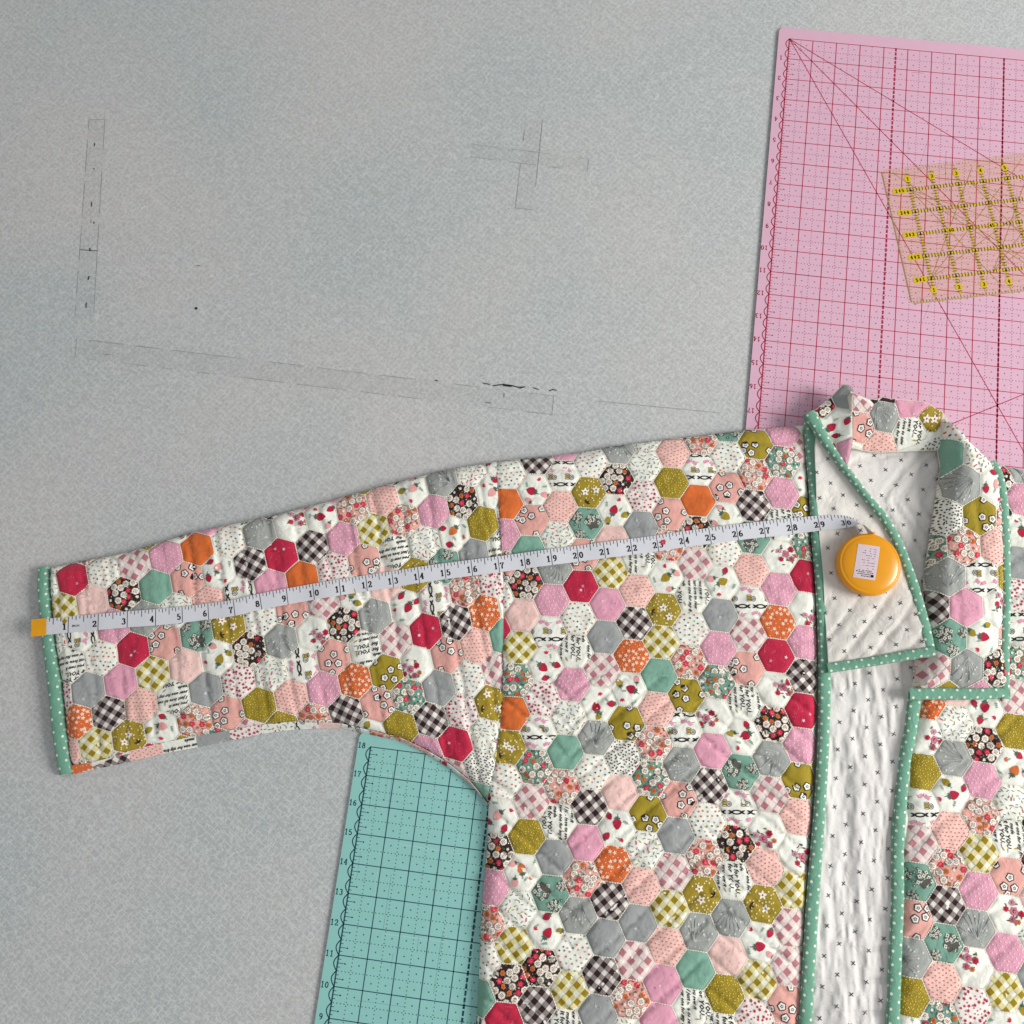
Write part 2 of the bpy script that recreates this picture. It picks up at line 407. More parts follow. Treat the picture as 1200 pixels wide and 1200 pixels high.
        for cc in ((rot((.26, .05), A), .3), (rot((-.34, .26), A), .22), (rot((-.22, -.42), A), .18)):
            (x, y), r = cc; o.append((blossom(x, y, r*1.05, A, 7, .12), (84, 84, 78), 1))
            for k in range(10):
                t = k*2.4; q = r*math.sqrt((k+.5)/10)*.92
                o.append((blossom(x+q*math.cos(t), y+q*math.sin(t), r*.26, t, 4, .2), (206, 206, 194), 2)); o.append((disc(x+q*math.cos(t), y+q*math.sin(t), r*.08, 5), (66, 62, 58), 3))
        for k in range(7): 
            x, y = rg.uniform(-.55, .55), rg.uniform(-.55, .55); o.append((blossom(x, y, .06, A, 5, .25), (58, 54, 50), 1)); o.append((blossom(x, y, .032, A, 5, .25), (196, 206, 192), 2))
    elif f in ('WB', 'WO'):
        big = (206, 112, 60) if f == 'WO' else rg.choice([(176, 34, 62), (176, 34, 62), (222, 158, 154), (160, 138, 44)])
        x, y = rot((rg.uniform(.02, .16), 0), A); berry(o, x, y, .175, rg.uniform(0, 6), big, rg)
        x, y = rot((.43, 0), A+2.3); berry(o, x, y, .135, rg.uniform(0, 6), rg.choice([(222, 158, 154), (160, 138, 44), (176, 34, 62)]), rg)
        x, y = rot((.4, 0), A+3.8); tulip(o, x, y, .14, rg.uniform(0, 6), (206, 40, 72) if f == 'WB' else (214, 110, 60))
        x, y = rot((.46, 0), A+.7); berry(o, x, y, .12, rg.uniform(0, 6), rg.choice([(176, 34, 62), (160, 138, 44), (222, 158, 154)]), rg)
        x, y = rot((.3, 0), A+3.1); sprig(o, x, y, .2, rg.uniform(0, 6), (150, 170, 150))
        x, y = rot((.45, 0), A+5.1); sprig(o, x, y, .24, rg.uniform(0, 6))
    elif f == 'WF':
        s = rg.choice([.24, .3, .36]); c0 = rot((s, 0), A)
        for k, (dx, dy) in enumerate([(0, 0), (.2, .06), (-.15, .15), (.08, -.2), (-.2, -.08), (.24, -.16)]):
            x, y = c0[0]+dx*1.25, c0[1]+dy*1.25
            rose(o, x, y, (.15, .12, .11, .12, .1, .09)[k], ((196, 116, 136), (176, 34, 62), (206, 150, 164), (176, 96, 110), (190, 50, 70), (196, 110, 66))[k], ((120, 50, 70), (120, 24, 44), (130, 70, 90), (90, 40, 56), (120, 24, 44), (120, 60, 40))[k], rg, 2)
        for k in range(16): o.append((leaf(c0[0]+rg.uniform(-.34, .34), c0[1]+rg.uniform(-.34, .34), .14, .055, rg.uniform(0, 6)), rg.choice([(98, 116, 104), (128, 112, 52), (70, 80, 74)]), 1))
    elif f == 'WN':
        ta = ta+math.pi/2
        def put(p): return rot(p, ta)
        px_, py_ = rg.uniform(-.3, .3), rg.uniform(-.15, .2)
        for dx, dy in ((px_, py_), (px_+.33, py_+(.86 if py_ < 0 else -.86))):
            for x0 in (-.95+dx, -.30+dx, .35+dx):
                y0 = -.3+dy
                for q in stroke(arc(x0, y0, .155, .06, 0, 360, 12), .04, .055): o.append((put(q), INK, 1))
                for sg in (-1, 1):
                    for an in (.42, -.42): o.append((put(leaf(x0+sg*.15, y0, .155, .06, (math.pi if sg < 0 else 0)+an)), INK, 1))
                gx, gy = x0+.25, y0+.3
                o.append((put(disc(gx, gy, .085, 9)), (160, 134, 52), 1))
                for sg in (-1, 1):
                    for q in stroke(arc(gx, gy+sg*.085, .085, .03, 0, 360, 8), .018): o.append((put(q), (92, 78, 58), 2))
                for q in stroke(arc(gx+.15, gy-.03, .085, .09, 0, 360, 10), .02)+stroke(arc(gx+.15, gy-.03, .035, .04, 0, 360, 7), .02): o.append((put(q), (74, 66, 62), 1))
                for tx_, ty_, ta_ in ((x0+.08, y0+.62, .4), (x0+.3, y0+.56, -.8)):
                    o.append((put(bar(tx_, ty_, .17, .11, ta_)), (222, 146, 172), 1)); o.append((put(bar(tx_+.11, ty_+.03, .1, .016, ta_+.8)), (96, 76, 78), 2))
    elif f == 'WT':
        L = rg.randrange(6)
        for k in range(6):
            y = -.5+k*.2; s = LINES[(L+k) % len(LINES)]; YOU = 'YOU' in s
            v, t = text_tris(s, .21 if YOU else .165, .25 if YOU else .5, .03)
            v = v+np.array([-.55+rg.uniform(-.2, .05), y-.05]); tx.append((rot(v, ta), t, (34, 30, 32)))
        for k in range(2): o.append((rot(leaf(.2+.1*k, -.35+k*.42, .2, .05, .5+k), ta), (172, 150, 70), 1))
    return o, tx

# ------------------------------------------------------------------ patches
HEX_S = 1.19; APO = HEX_S/2; RAD = HEX_S/math.sqrt(3)
PATCHES = []          # (area, Mesh, parent key, name)
THREAD = lin((230, 226, 212))
def make_patch(P, M, f, rg, ta, hexagon=None, stitch=True):
    """P: outline in local inches (counter-clockwise list); M: local -> xyz; hexagon: the whole hexagon when P is only a piece of it"""
    P = [tuple(map(float, q)) for q in P]
    if area_of(P) < 0: P = P[::-1]
    groups = []; whole = hexagon is None or abs(abs(area_of(P))-abs(area_of(hexagon))) < 1e-4
    H = hexagon if hexagon is not None else P
    cen = np.mean(np.array(H), 0)
    # the cloth itself: rings of small faces from the middle to the rim
    nH = len(H); per = max(2, round(24/nH)); rim = []
    for i in range(nH):
        a = np.array(H[i]); b = np.array(H[(i+1) % nH])
        for k in range(per): rim.append(a+(b-a)*k/per)
    rim = np.array(rim); lv = [0, .3, .55, .74, .86, .93, .97, 1.0]; V = [cen]; F = []; n = len(rim)
    for l in lv[1:]: V += list(cen+(rim-cen)*l)
    for i in range(n): F.append([0, 1+i, 1+(i+1) % n])
    for r in range(len(lv)-2):
        for i in range(n):
            a = 1+r*n+i; b = 1+r*n+(i+1) % n; F.append([a, a+n, b+n, b])
    V = np.array(V); col = TINT[f]
    if whole: groups.append((V, F, col, 0.0))
    else:
        VV = []; FF = []
        for q in F:
            c = clip_convex(P, [tuple(V[k]) for k in q]) if abs(area_of(V[q])) > 1e-9 else []
            if len(c) >= 3 and abs(area_of(c)) > 1e-6: FF.append(list(range(len(VV), len(VV)+len(c)))); VV += c
        if not FF: return None
        groups.append((np.array(VV), FF, col, 0.0))
    CL = P if whole else hull(P)
    if area_of(CL) < 0: CL = CL[::-1]
    CLa = np.array(CL); E = np.roll(CLa, -1, 0)-CLa
    def clip(q):
        q = np.asarray(q)
        d = E[:, 0][None]*(q[:, 1][:, None]-CLa[:, 1][None])-E[:, 1][None]*(q[:, 0][:, None]-CLa[:, 0][None])
        if (d >= 0).all(): return q
        if (d < 0).all(0).any(): return None
        c = clip_convex(q, CL); return np.array(c) if c and abs(area_of(c)) > 2e-6 else None
    sh, tx = motifs(f, rg, ta)
    byc = {}
    for q, c, lay in sh:
        q = clip(q+cen if hexagon is None else q)
        if q is None: continue
        byc.setdefault((lay, c), []).append(q)
    for (lay, c), qs in byc.items():
        VV = []; FF = []
        for q in qs:
            v, fc = fan(q); FF += [[k+len(VV) for k in z] for z in fc]; VV += v.tolist()
        groups.append((np.array(VV), FF, lin(c), .009+.003*lay))
    for v, t, c in tx:
        if hexagon is None: v = v+cen
        tc = np.array([v[q].mean(0) for q in t]); ok = inside(tc, CLa)
        t2 = [q for q, k in zip(t, ok) if k]
        if t2: 
            used = sorted({k for q in t2 for k in q}); mp = {k: i for i, k in enumerate(used)}
            groups.append((v[used], [[mp[k] for k in q] for q in t2], lin(c), .015))
    if stitch:   # the cream running stitches just inside every seam
        VV = []; FF = []
        Ha = np.array(H)
        if area_of(Ha) < 0: Ha = Ha[::-1]
        for i in range(nH):
            a = Ha[i]; b = Ha[(i+1) % nH]; L = np.hypot(*(b-a)); d = (b-a)/L; nn = np.array([-d[1], d[0]])
            k = max(2, int(L/.082)); 
            for s in range(k):
                c = a+d*(L*(s+.5)/k)+nn*.012; w = .066; q = np.array([c-d*w/2-nn*.014, c+d*w/2-nn*.014, c+d*w/2+nn*.014, c-d*w/2+nn*.014])
                q = clip(q)
                if q is None: continue
                v, fc = fan(q); FF += [[z+len(VV) for z in y] for y in fc]; VV += v.tolist()
        if VV: groups.append((np.array(VV), FF, THREAD, .024))
    return surf(M, groups)

# patchwork lattices: centre positions as a polynomial of (column,row), and the print of each patch
LATTICE = {
 'sleeve': (3, [[-17.658154, 4.990663], [1.148727, 0.283386], [0.902007, -0.895983], [0.005126, 0.000261], [0.007322, 0.007239], [-0.017761, 0.002506], [-0.000375, 0.000216], [-0.001095, -0.000112], [-0.000474, -0.001001], [0.001537, 0.000435]],
  -3, 0, [
   '.. .. .. RR WD MG PD OR WD GD WF WB GF SD WB GD WS',
   '.. .. OG PP BF TP SF WB BG RR BG PD OG GF PD BF WB',
   '.. .. WN PD GD WS SD WN PK OR WR SF WT WS WO OD ..',
   '.. WT WD RR SF TR OB WD SF MG WB PP OB TR GY WT ..',
   '.. GY PK OG PP WB BF GD WF BF GD WB WN GF .. .. ..',
   'OS BG SD WT GY WR WS WN SF WT MG RR BG OS .. .. ..',
   'OG OB WB GF SF OD SD PD OS OF WF SF SD .. .. .. ..',
   '.. .. .. .. .. .. GF BG SF TF GY WD MG .. .. .. ..',
   '.. .. .. .. .. .. .. .. OD BG WR OB .. .. .. .. ..',
   '.. .. .. .. .. .. .. .. PD RR WS .. .. .. .. .. ..',
   '.. .. .. .. .. .. .. .. .. WK .. .. .. .. .. .. ..',
  ]),
 'body': (2, [[1.467494, 4.745092], [1.077671, 0.524708], [-0.112773, -1.188319], [0.000368, -0.002652], [0.001351, -0.003185], [-0.001831, 0.000857]],
  -3, -5, [
   'WD BG PK .. .. .. .. .. .. .. .. .. ..',
   'OR WB WN WD GD .. .. .. .. .. .. .. ..',
   'PD SF SD OB BF WS SD GF TR .. .. .. ..',
   '.. TP WS TR WB WR OD WN WD OF PD .. ..',
   'WD BF GD SF PP GY SF OR SF GF TF .. ..',
   'RR PP PD RR OG WT GF BF WB BG PD .. ..',
   '.. OG WN WD PK SD WB MG WD TR WT OF ..',
   '.. TF WB WT GY BG OB WT WB SD WF TF ..',
   '.. OR WR PD MG OS OG WD GY WN PD RR ..',
   '.. OB WN WS WB WB TP GF PD MG OS WF ..',
   '.. WD TF TP GD OF SD OF TF SF RR PD OD',
   '.. WB MG GF WD WK GF WN WF WT WF BG GF',
   '.. BF OD WT BG PP TF GD PK WB BF RR OF',
   '.. PD WO GY PK WB OF SF BG TR GD PD ..',
   '.. .. .. TR GF OS WS GY WD WN MG OF OD',
   '.. .. .. .. .. BG SD MG GF BF WF SD ..',
   '.. .. .. .. .. .. .. .. OB WT SD WF ..',
   '.. .. .. .. .. .. .. .. .. .. .. OG ..',
  ]),
 'right': (1, [[14.416384, -1.273592], [0.917272, -0.732066], [-0.182634, -1.198769]],
  -1, -10, [
   '.. .. .. GD',
   '.. .. BF PD',
   '.. .. .. ..',
   '.. .. .. ..',
   '.. .. .. WR',
   '.. .. .. WN',
   '.. .. .. TF',
   '.. .. .. MG',
   '.. .. WB OD',
   'OS WS BF WO',
   'WF GD PD WS',
   'OD WB GF WT',
   'WN SD OG SF',
   'MG GF PD ..',
   'TR .. .. ..',
  ]),
 'lapel': (2, [[15.470322, 8.427284], [1.189518, -0.010501], [0.50964, -1.151377], [-0.006733, -0.010475], [-0.015765, -0.004005], [-0.006918, 0.00721]],
  -4, -1, [
   '.. .. .. .. TP WS',
   '.. .. .. .. GD WB',
   '.. .. .. WK OF ..',
   '.. .. TF GF SD ..',
   '.. .. GD WN OD ..',
   '.. BG PK WF .. ..',
   '.. TR WB .. .. ..',
   'MG GD BF .. .. ..',
   'OF PD RR .. .. ..',
  ]),
}

# ------------------------------------------------------------------ the table: a board under a printed grey cloth
def table_material():
    m, nt, b = new_mat('grey_printed_table_cloth'); L = nt.links.new
    tc = N(nt, 'ShaderNodeTexCoord'); ob = tc.outputs['Object']
    def math_(op, a, b_=None, c=None):
        n = N(nt, 'ShaderNodeMath', operation=op)
        for i, v in enumerate((a, b_, c)):
            if v is None: continue
            if isinstance(v, (int, float)): n.inputs[i].default_value = v
            else: L(v, n.inputs[i])
        return n.outputs[0]
    def noise(scale, detail=2, rough=.5, src=ob):
        n = N(nt, 'ShaderNodeTexNoise'); n.inputs['Scale'].default_value = scale; n.inputs['Detail'].default_value = detail; n.inputs['Roughness'].default_value = rough
        L(src, n.inputs['Vector']); return n
    warp = noise(150, 2); sub = N(nt, 'ShaderNodeVectorMath', operation='SUBTRACT'); L(warp.outputs['Color'], sub.inputs[0]); sub.inputs[1].default_value = (.5, .5, .5)
    sc = N(nt, 'ShaderNodeVectorMath', operation='SCALE'); L(sub.outputs[0], sc.inputs[0]); sc.inputs['Scale'].default_value = .0034
    ad = N(nt, 'ShaderNodeVectorMath', operation='ADD'); L(ob, ad.inputs[0]); L(sc.outputs[0], ad.inputs[1])
    lines = None
    for ang, pitch, seed in ((R_(38), .0047, 0), (R_(-50), .0052, 3.7)):
        mp = N(nt, 'ShaderNodeMapping'); mp.inputs['Rotation'].default_value = (0, 0, ang); L(ad.outputs[0], mp.inputs['Vector'])
        sx_ = N(nt, 'ShaderNodeSeparateXYZ'); L(mp.outputs[0], sx_.inputs[0])
        fr = math_('FRACT', math_('DIVIDE', sx_.outputs[0], pitch)); d = math_('ABSOLUTE', math_('SUBTRACT', fr, .5))
        ln = math_('LESS_THAN', d, .06)
        mk = noise(210, 1); 
        mp2 = N(nt, 'ShaderNodeMapping'); mp2.inputs['Location'].default_value = (seed, seed, 0); L(ob, mp2.inputs[0]); L(mp2.outputs[0], mk.inputs['Vector'])
        ln = math_('MULTIPLY', ln, math_('GREATER_THAN', mk.outputs[0], .47))
        lines = ln if lines is None else math_('MAXIMUM', lines, ln)
    vo = N(nt, 'ShaderNodeTexVoronoi'); vo.feature = 'DISTANCE_TO_EDGE'; vo.inputs['Scale'].default_value = 170; L(ad.outputs[0], vo.inputs['Vector'])
    ve = math_('MULTIPLY', math_('LESS_THAN', vo.outputs['Distance'], .05), math_('GREATER_THAN', noise(120, 1).outputs[0], .5))
    lines = math_('MAXIMUM', lines, math_('MULTIPLY', ve, .8))
    base = N(nt, 'ShaderNodeValToRGB'); L(noise(420, 4, .7).outputs[0], base.inputs[0])
    base.color_ramp.elements[0].position = .32; base.color_ramp.elements[0].color = lin((164, 168, 168))+(1,)
    base.color_ramp.elements[1].position = .68; base.color_ramp.elements[1].color = lin((191, 194, 193))+(1,)
    tint = N(nt, 'ShaderNodeValToRGB'); L(noise(4.2, 3).outputs[0], tint.inputs[0])  # random warm and cool tint: uneven light, with slight stains, put into the colour
    tint.color_ramp.elements[0].position = .38; tint.color_ramp.elements[0].color = (.95, .975, .985, 1)
    tint.color_ramp.elements[1].position = .66; tint.color_ramp.elements[1].color = (1.11, 1.04, 1.03, 1)
    mu = N(nt, 'ShaderNodeMix', data_type='RGBA', blend_type='MULTIPLY'); mu.inputs[0].default_value = 1; L(base.outputs[0], mu.inputs[6]); L(tint.outputs[0], mu.inputs[7])
    mx = N(nt, 'ShaderNodeMix', data_type='RGBA'); L(math_('MULTIPLY', lines, .68), mx.inputs[0]); L(mu.outputs[2], mx.inputs[6]); mx.inputs[7].default_value = lin((206, 209, 208))+(1,)
    L(mx.outputs[2], b.inputs['Base Color']); b.inputs['Roughness'].default_value = .75; b.inputs['Specular IOR Level'].default_value = .25
    bump_from(nt, b, noise(2600, 2).outputs[0], .35, .0002)
    return m
def box(x0, x1, y0, y1, z0, z1, mesh=None, col=(1, 1, 1)):
    m = mesh or Mesh(); v = [(x, y, z) for z in (z0, z1) for x, y in ((x0, y0), (x1, y0), (x1, y1), (x0, y1))]
    m.add(v, [[3, 2, 1, 0], [4, 5, 6, 7], [0, 1, 5, 4], [1, 2, 6, 5], [2, 3, 7, 6], [3, 0, 4, 7]], col); return m
table = box(-34, 40, -34, 46, -1.0, 0).build('table_top', table_material(), custom=False, smooth=False, kind='structure')

TAPE_CLEAR, nt, b = new_mat('aged_clear_tape'); b.inputs['Base Color'].default_value = lin((120, 124, 124))+(1,); b.inputs['Roughness'].default_value = .35
n = N(nt, 'ShaderNodeTexNoise'); n.inputs['Scale'].default_value = 120
mr = N(nt, 'ShaderNodeMapRange'); mr.inputs[3].default_value = .0; mr.inputs[4].default_value = .07; nt.links.new(n.outputs[0], mr.inputs[0]); nt.links.new(mr.outputs[0], b.inputs['Alpha'])
def flat_polys(polys, z):
    m = Mesh()
    for q, c in polys:
        v = np.column_stack([q, np.full(len(q), z)]); m.add(v, [list(range(len(q)))[::(1 if area_of(q) > 0 else -1)]], lin(c))
    return m
def tape_strip(quad, z, marks=(), edge=.02, broken=.25, seed=1):
    rg = random.Random(seed); q = WP(quad)
    if area_of(q) < 0: q = q[::-1]
    m = Mesh(); n4 = len(q); V = np.vstack([np.column_stack([q, np.full(4, z)]), np.column_stack([q, np.full(4, 0.0005)])])
    m.add(V, [[0, 1, 2, 3]]+[[i, i+4, (i+1) % 4+4, (i+1) % 4] for i in range(4)], (1, 1, 1))
    o = m.build('tape_strip', TAPE_CLEAR, table, custom=False, smooth=False)
    pl = []
    for i in range(4):
        a, b_ = q[i], q[(i+1) % 4]; L = np.hypot(*(b_-a)); k = max(1, int(L/.5))
        for s in range(k):
            if rg.random() < broken: continue
            p0 = a+(b_-a)*s/k; p1 = a+(b_-a)*(s+1)/k
            pl += [(t, (128, 133, 134) if rg.random() < .5 else (140, 144, 145)) for t in stroke([p0, p1], edge*rg.uniform(.5, 1))]
    for pts, w, c in marks:
        for t in stroke(WP(pts), w): pl.append((t, c))
    flat_polys(pl, z+.003).build('grime_line', PLASTIC, o, custom=False, smooth=False)
PUR = (92, 62, 84)
tape_strip([(104.5, 140), (123, 140), (110, 367), (88, 371)], .004, [
    ([(111, 168), (110.6, 171)], .05, (70, 66, 70)), ([(110, 197), (110.3, 198.5)], .04, (70, 66, 70)), ([(107.4, 237), (107.2, 242)], .05, PUR), ([(106.7, 258), (106.6, 261)], .03, (150, 120, 140)),
    ([(110, 260), (110.3, 262)], .045, (76, 66, 72)), ([(93.5, 292.7), (114, 294)], .035, (74, 74, 76)), ([(105.3, 291), (105.6, 294)], .06, PUR), ([(104.4, 324), (103.4, 327.5)], .06, (58, 50, 54)), ([(101.2, 355), (100.8, 360.5)], .05, PUR)], seed=3)
tape_strip([(554, 169), (690, 186), (688, 201), (552, 184)], .004, seed=5, broken=.3)
tape_strip([(616, 140), (636, 140), (625, 246), (604, 244)], .008, seed=6, broken=.35)
tape_strip([(90, 397), (649, 464), (647, 486), (88, 419)], .006, [
    ([(510, 445.5), (513, 446.5)], .045, (70, 76, 76)), ([(566, 449), (574, 450.5)], .05, (84, 88, 88)), ([(578, 452), (590, 450.5), (600, 452), (608, 454), (615, 453.5)], .05, (56, 60, 60)), ([(590, 451.5), (599, 452.6)], .07, (46, 50, 50)),
    ([(609, 455.5), (613, 454)], .03, (60, 64, 64)), ([(625, 454.5), (631, 456.5)], .05, (92, 98, 96)), ([(644, 458), (648, 456.5), (652, 457.5)], .045, (70, 76, 76)), ([(591, 461), (590.5, 466)], .03, (120, 126, 126)), ([(569, 471.5), (575, 472.5)], .035, (104, 110, 110))], seed=8, broken=.35)
# a few stray marks and the burnt dot
pl = [(disc(*WP([(230, 361.5)])[0], .062, 9), (46, 46, 40))]
for pts, w, c in (([(231, 311), (235, 311.4)], .03, (96, 88, 90)), ([(700, 470), (845, 484)], .018, (140, 146, 148)), ([(120, 415), (130, 416)], .02, (130, 134, 134))):
    pl += [(t, c) for t in stroke(WP(pts), w)]
flat_polys(pl, .012).build('pen_mark', PLASTIC, table, custom=False, smooth=False)

# ------------------------------------------------------------------ cutting mats
def cutting_mat(origin, theta, label, sheet_col, ink, dark, first, step, flip, vmax, umax, v0, v1, edge_col):
    """u runs along the mat, v down it; ink prints the rule, dark its half-inch dots"""
    o = np.array(origin); eu = np.array([math.cos(theta), math.sin(theta)]); ev = np.array([math.sin(theta), -math.cos(theta)])
    def G(u, v): return o+np.multiply.outer(np.asarray(u, float), eu)+np.multiply.outer(np.asarray(v, float), ev)
    ZT = .085
    root = empty('cutting_mat', (*G(12, (v0+v1)/2), 0), label=label, category='cutting mat', group='cutting mats on the table')
    r = .25; out = []
    for (u, v, a) in ((umax-r, v0+r, 0), (-.47+r, v0+r, 90), (-.47+r, v1-r, 180), (umax-r, v1-r, 270)):
        for t in np.radians(np.linspace(a, a+90, 5)): out.append(G(u+r*math.cos(t), v-r*math.sin(t)))
    q = np.array(out); 
    if area_of(q) < 0: q = q[::-1]
    n = len(q); m = Mesh()
    m.add(np.column_stack([q, np.full(n, ZT)]), [list(range(n))], lin(sheet_col)); 
    V = np.vstack([np.column_stack([q, np.full(n, ZT)]), np.column_stack([q, np.full(n, .004)])]); m.add(V, [[i, i+n, (i+1) % n+n, (i+1) % n] for i in range(n)], lin(edge_col))
    m.build('mat_sheet', PLASTIC, root, custom=False, smooth=False)
    P = []
    def line(u0, v0_, u1, v1_, w): a = G(u0, v0_); b_ = G(u1, v1_); P.append((stroke([a, b_], w)[0], ink))
    us = range(0, int(umax)+1); vs = range(0, int(vmax)+1); U = 24.0
    for u in range(0, 25):
        line(u, 0, u, vmax, .05 if u == 0 else .034)
    for v in vs: line(0, v, U, v, .032)
    def dots(u, v, s, c):
        g = G(u, v)
        for p in g: P.append((np.array([p+(-s*eu-s*ev), p+(s*eu-s*ev), p+(s*eu+s*ev), p+(-s*eu+s*ev)]), c))
    for k in range(int(U)):
        t = np.arange(0, vmax, .125)+.06; dots(np.full(len(t), k+.5), t, .017, dark)
    for k in range(int(vmax)):
        t = np.arange(0, U, .125)+.06; dots(t, np.full(len(t), k+.5), .017, dark)
    for a in np.arange(.25, U, .5):
        t = np.arange(.25, vmax, .5); dots(np.full(len(t), a), t, .022, dark)
    for ub in (4.5, 9.0, 13.5, 18.0):      # bold broken lines
        for t in np.arange(0, vmax, .21): a = G(ub, t); b_ = G(ub, t+.115); P.append((stroke([a, b_], .075)[0], ink))
    for t in np.arange(0, vmax, .125):   # rule along the edge
        k = round(t*8); L = 0 if k % 4 == 0 else (.20 if k % 4 == 2 else .1)
        if L: line(0, t, L, t, .022)
        if k % 4 == 2: dots(np.array([.27]), np.array([t]), .02, ink)
    for k in range(int(vmax*2)):         # scallops
        P.extend((s, ink) for s in stroke([G(-.135*math.sin(math.pi*t), k*.5+.5*t) for t in np.linspace(0, 1, 9)], .036))
    rgm = random.Random(int(abs(origin[0])*10)); worn = tuple(int(v*.6+255*.4) for v in sheet_col); worn2 = tuple(int(v*.86) for v in sheet_col)
    for k in range(200):                 # knife scars and scuffs
        u, v = rgm.uniform(.2, 23), rgm.uniform(.2, vmax-.2); a = rgm.choice([0, math.pi/2, 0, math.pi/2, rgm.uniform(0, 3.1)]); Lc = rgm.uniform(.3, 2.6)
        P.append((bar(*G(u, v), Lc, rgm.uniform(.006, .014), a+theta+rgm.uniform(-.03, .03)), worn if rgm.random() < .5 else worn2))
    for a in (30, 45, 60):
        u = min(U, vmax/math.tan(R_(a))); y0_, sg = (0, 1) if flip else (vmax, -1)
        line(0, y0_, u, y0_+sg*u*math.tan(R_(a)), .034)
    if flip: line(9, 15.588, 14, 15.588-5*math.tan(R_(30)), .034)
    if flip: line(9, 15.588, 7.1, 15.588+1.9*math.tan(R_(30)), .034)
    for k in vs:
        N_ = first+step*k
        if 0 < N_ <= 24:
            a = theta+(math.pi if flip else 0)
            for s in number(str(N_), *G(-.33 if N_ > 9 else -.29, k-.02), .19, .022, .034, a, .78): P.append((s, ink))
    flat_polys(P, ZT+.003).build('printed_grid', PLASTIC, root, custom=False, smooth=False)
    return root
cutting_mat((10.6571, 28.4911), -.12904, 'pink cutting mat with a dark red grid, lying under the clear ruler and the collar', (212, 171, 190), (178, 44, 78), (150, 70, 110), 0, 1, True, 18, 24.4, -.55, 18.5, (150, 112, 130))
cutting_mat((-6.16367, -1.06849), -.11567, 'teal cutting mat with a dark green grid, showing below the sleeve', (142, 196, 190), (38, 80, 90), (52, 96, 98), 18, -1, False, 18, 24.4, -.5, 18.5, (172, 168, 152))

# ------------------------------------------------------------------ clear quilting ruler on the pink mat
def acrylic():
    m, nt, b = new_mat('clear_acrylic'); L = nt.links.new
    t = N(nt, 'ShaderNodeBsdfTransparent'); t.inputs[0].default_value = (.994, .985, .935, 1)
    g = N(nt, 'ShaderNodeBsdfGlossy'); g.inputs['Roughness'].default_value = .12; g.inputs[0].default_value = (1, 1, 1, 1)
    n = N(nt, 'ShaderNodeTexNoise'); n.inputs['Scale'].default_value = 30; mr = N(nt, 'ShaderNodeMapRange'); mr.inputs[3].default_value = .08; mr.inputs[4].default_value = .18
    L(n.outputs[0], mr.inputs[0]); L(mr.outputs[0], g.inputs['Roughness'])
    lw = N(nt, 'ShaderNodeLayerWeight'); lw.inputs[0].default_value = .2; ge = N(nt, 'ShaderNodeNewGeometry')
    inv = N(nt, 'ShaderNodeMath', operation='SUBTRACT'); inv.inputs[0].default_value = 1; L(ge.outputs['Backfacing'], inv.inputs[1])
    fr = N(nt, 'ShaderNodeMath', operation='MULTIPLY'); L(lw.outputs['Fresnel'], fr.inputs[0]); L(inv.outputs[0], fr.inputs[1])
    mx = N(nt, 'ShaderNodeMixShader'); L(fr.outputs[0], mx.inputs[0]); L(t.outputs[0], mx.inputs[1]); L(g.outputs[0], mx.inputs[2])
    L(mx.outputs[0], nt.nodes['Material Output'].inputs[0]); return m
ra = R_(6.7); re = np.array([math.cos(ra), math.sin(ra)]); rd = np.array([math.sin(ra), -math.cos(ra)])
ro = np.array([15.10242, 21.1892])-re-rd
def RG(a, b_): return ro+np.multiply.outer(np.asarray(a, float), re)+np.multiply.outer(np.asarray(b_, float), rd)
ruler = empty('quilting_ruler', (*RG(6, 3), .09), label='clear acrylic quilting ruler with yellow ticks lying on the pink mat', category='ruler')
q = []
for (u, v, a) in ((11.85, .15, 0), (.15, .15, 90), (.15, 5.85, 180), (11.85, 5.85, 270)):
    for t in np.radians(np.linspace(a, a+90, 4)): q.append(RG(u+.15*math.cos(t), v-.15*math.sin(t)))
q = np.array(q); q = q if area_of(q) > 0 else q[::-1]; n = len(q)
V = np.vstack([np.column_stack([q, np.full(n, .205)]), np.column_stack([q, np.full(n, .094)])])
mm = Mesh(); mm.add(V, [list(range(n)), list(range(n, 2*n))[::-1]]+[[i, i+n, (i+1) % n+n, (i+1) % n] for i in range(n)], (1, 1, 1))
mm.build('acrylic_plate', acrylic(), ruler, custom=False, smooth=False)
P = []; YEL = (212, 184, 10); OCH = (176, 142, 52); BLK = (40, 34, 10); DOL = (120, 100, 20); EDG = (150, 140, 74)
def rl(a0, b0, a1, b1, w, c): P.append((stroke([RG(a0, b0), RG(a1, b1)], w)[0], c))
for k in range(1, 6): rl(.3, k, 12, k, .06, YEL); 
for k in range(1, 12): rl(k, .25, k, 5.8, .06, YEL)
for k in range(1, 6):
    for t in np.arange(.5, 12, .125): rl(t, k-.085, t, k+.085, .032, DOL)
for k in range(1, 12):
    for t in np.arange(.3, 5.8, .125): rl(k-.085, t, k+.085, t, .032, DOL)
for k in range(0, 6):
    for t in (.25, .5, .75): rl(.3, k+t, 6, k+t, .012, (190, 156, 96))
for t in np.arange(.125, 12, .125):
    L = .14 if round(t*8) % 4 == 0 else .08
    rl(t, .04, t, .04+L, .018, (186, 172, 120)); rl(t, 5.96, t, 5.96-L, .018, DOL)
for t in np.arange(.125, 6, .125): rl(.04, t, .04+.1, t, .018, (160, 146, 80))
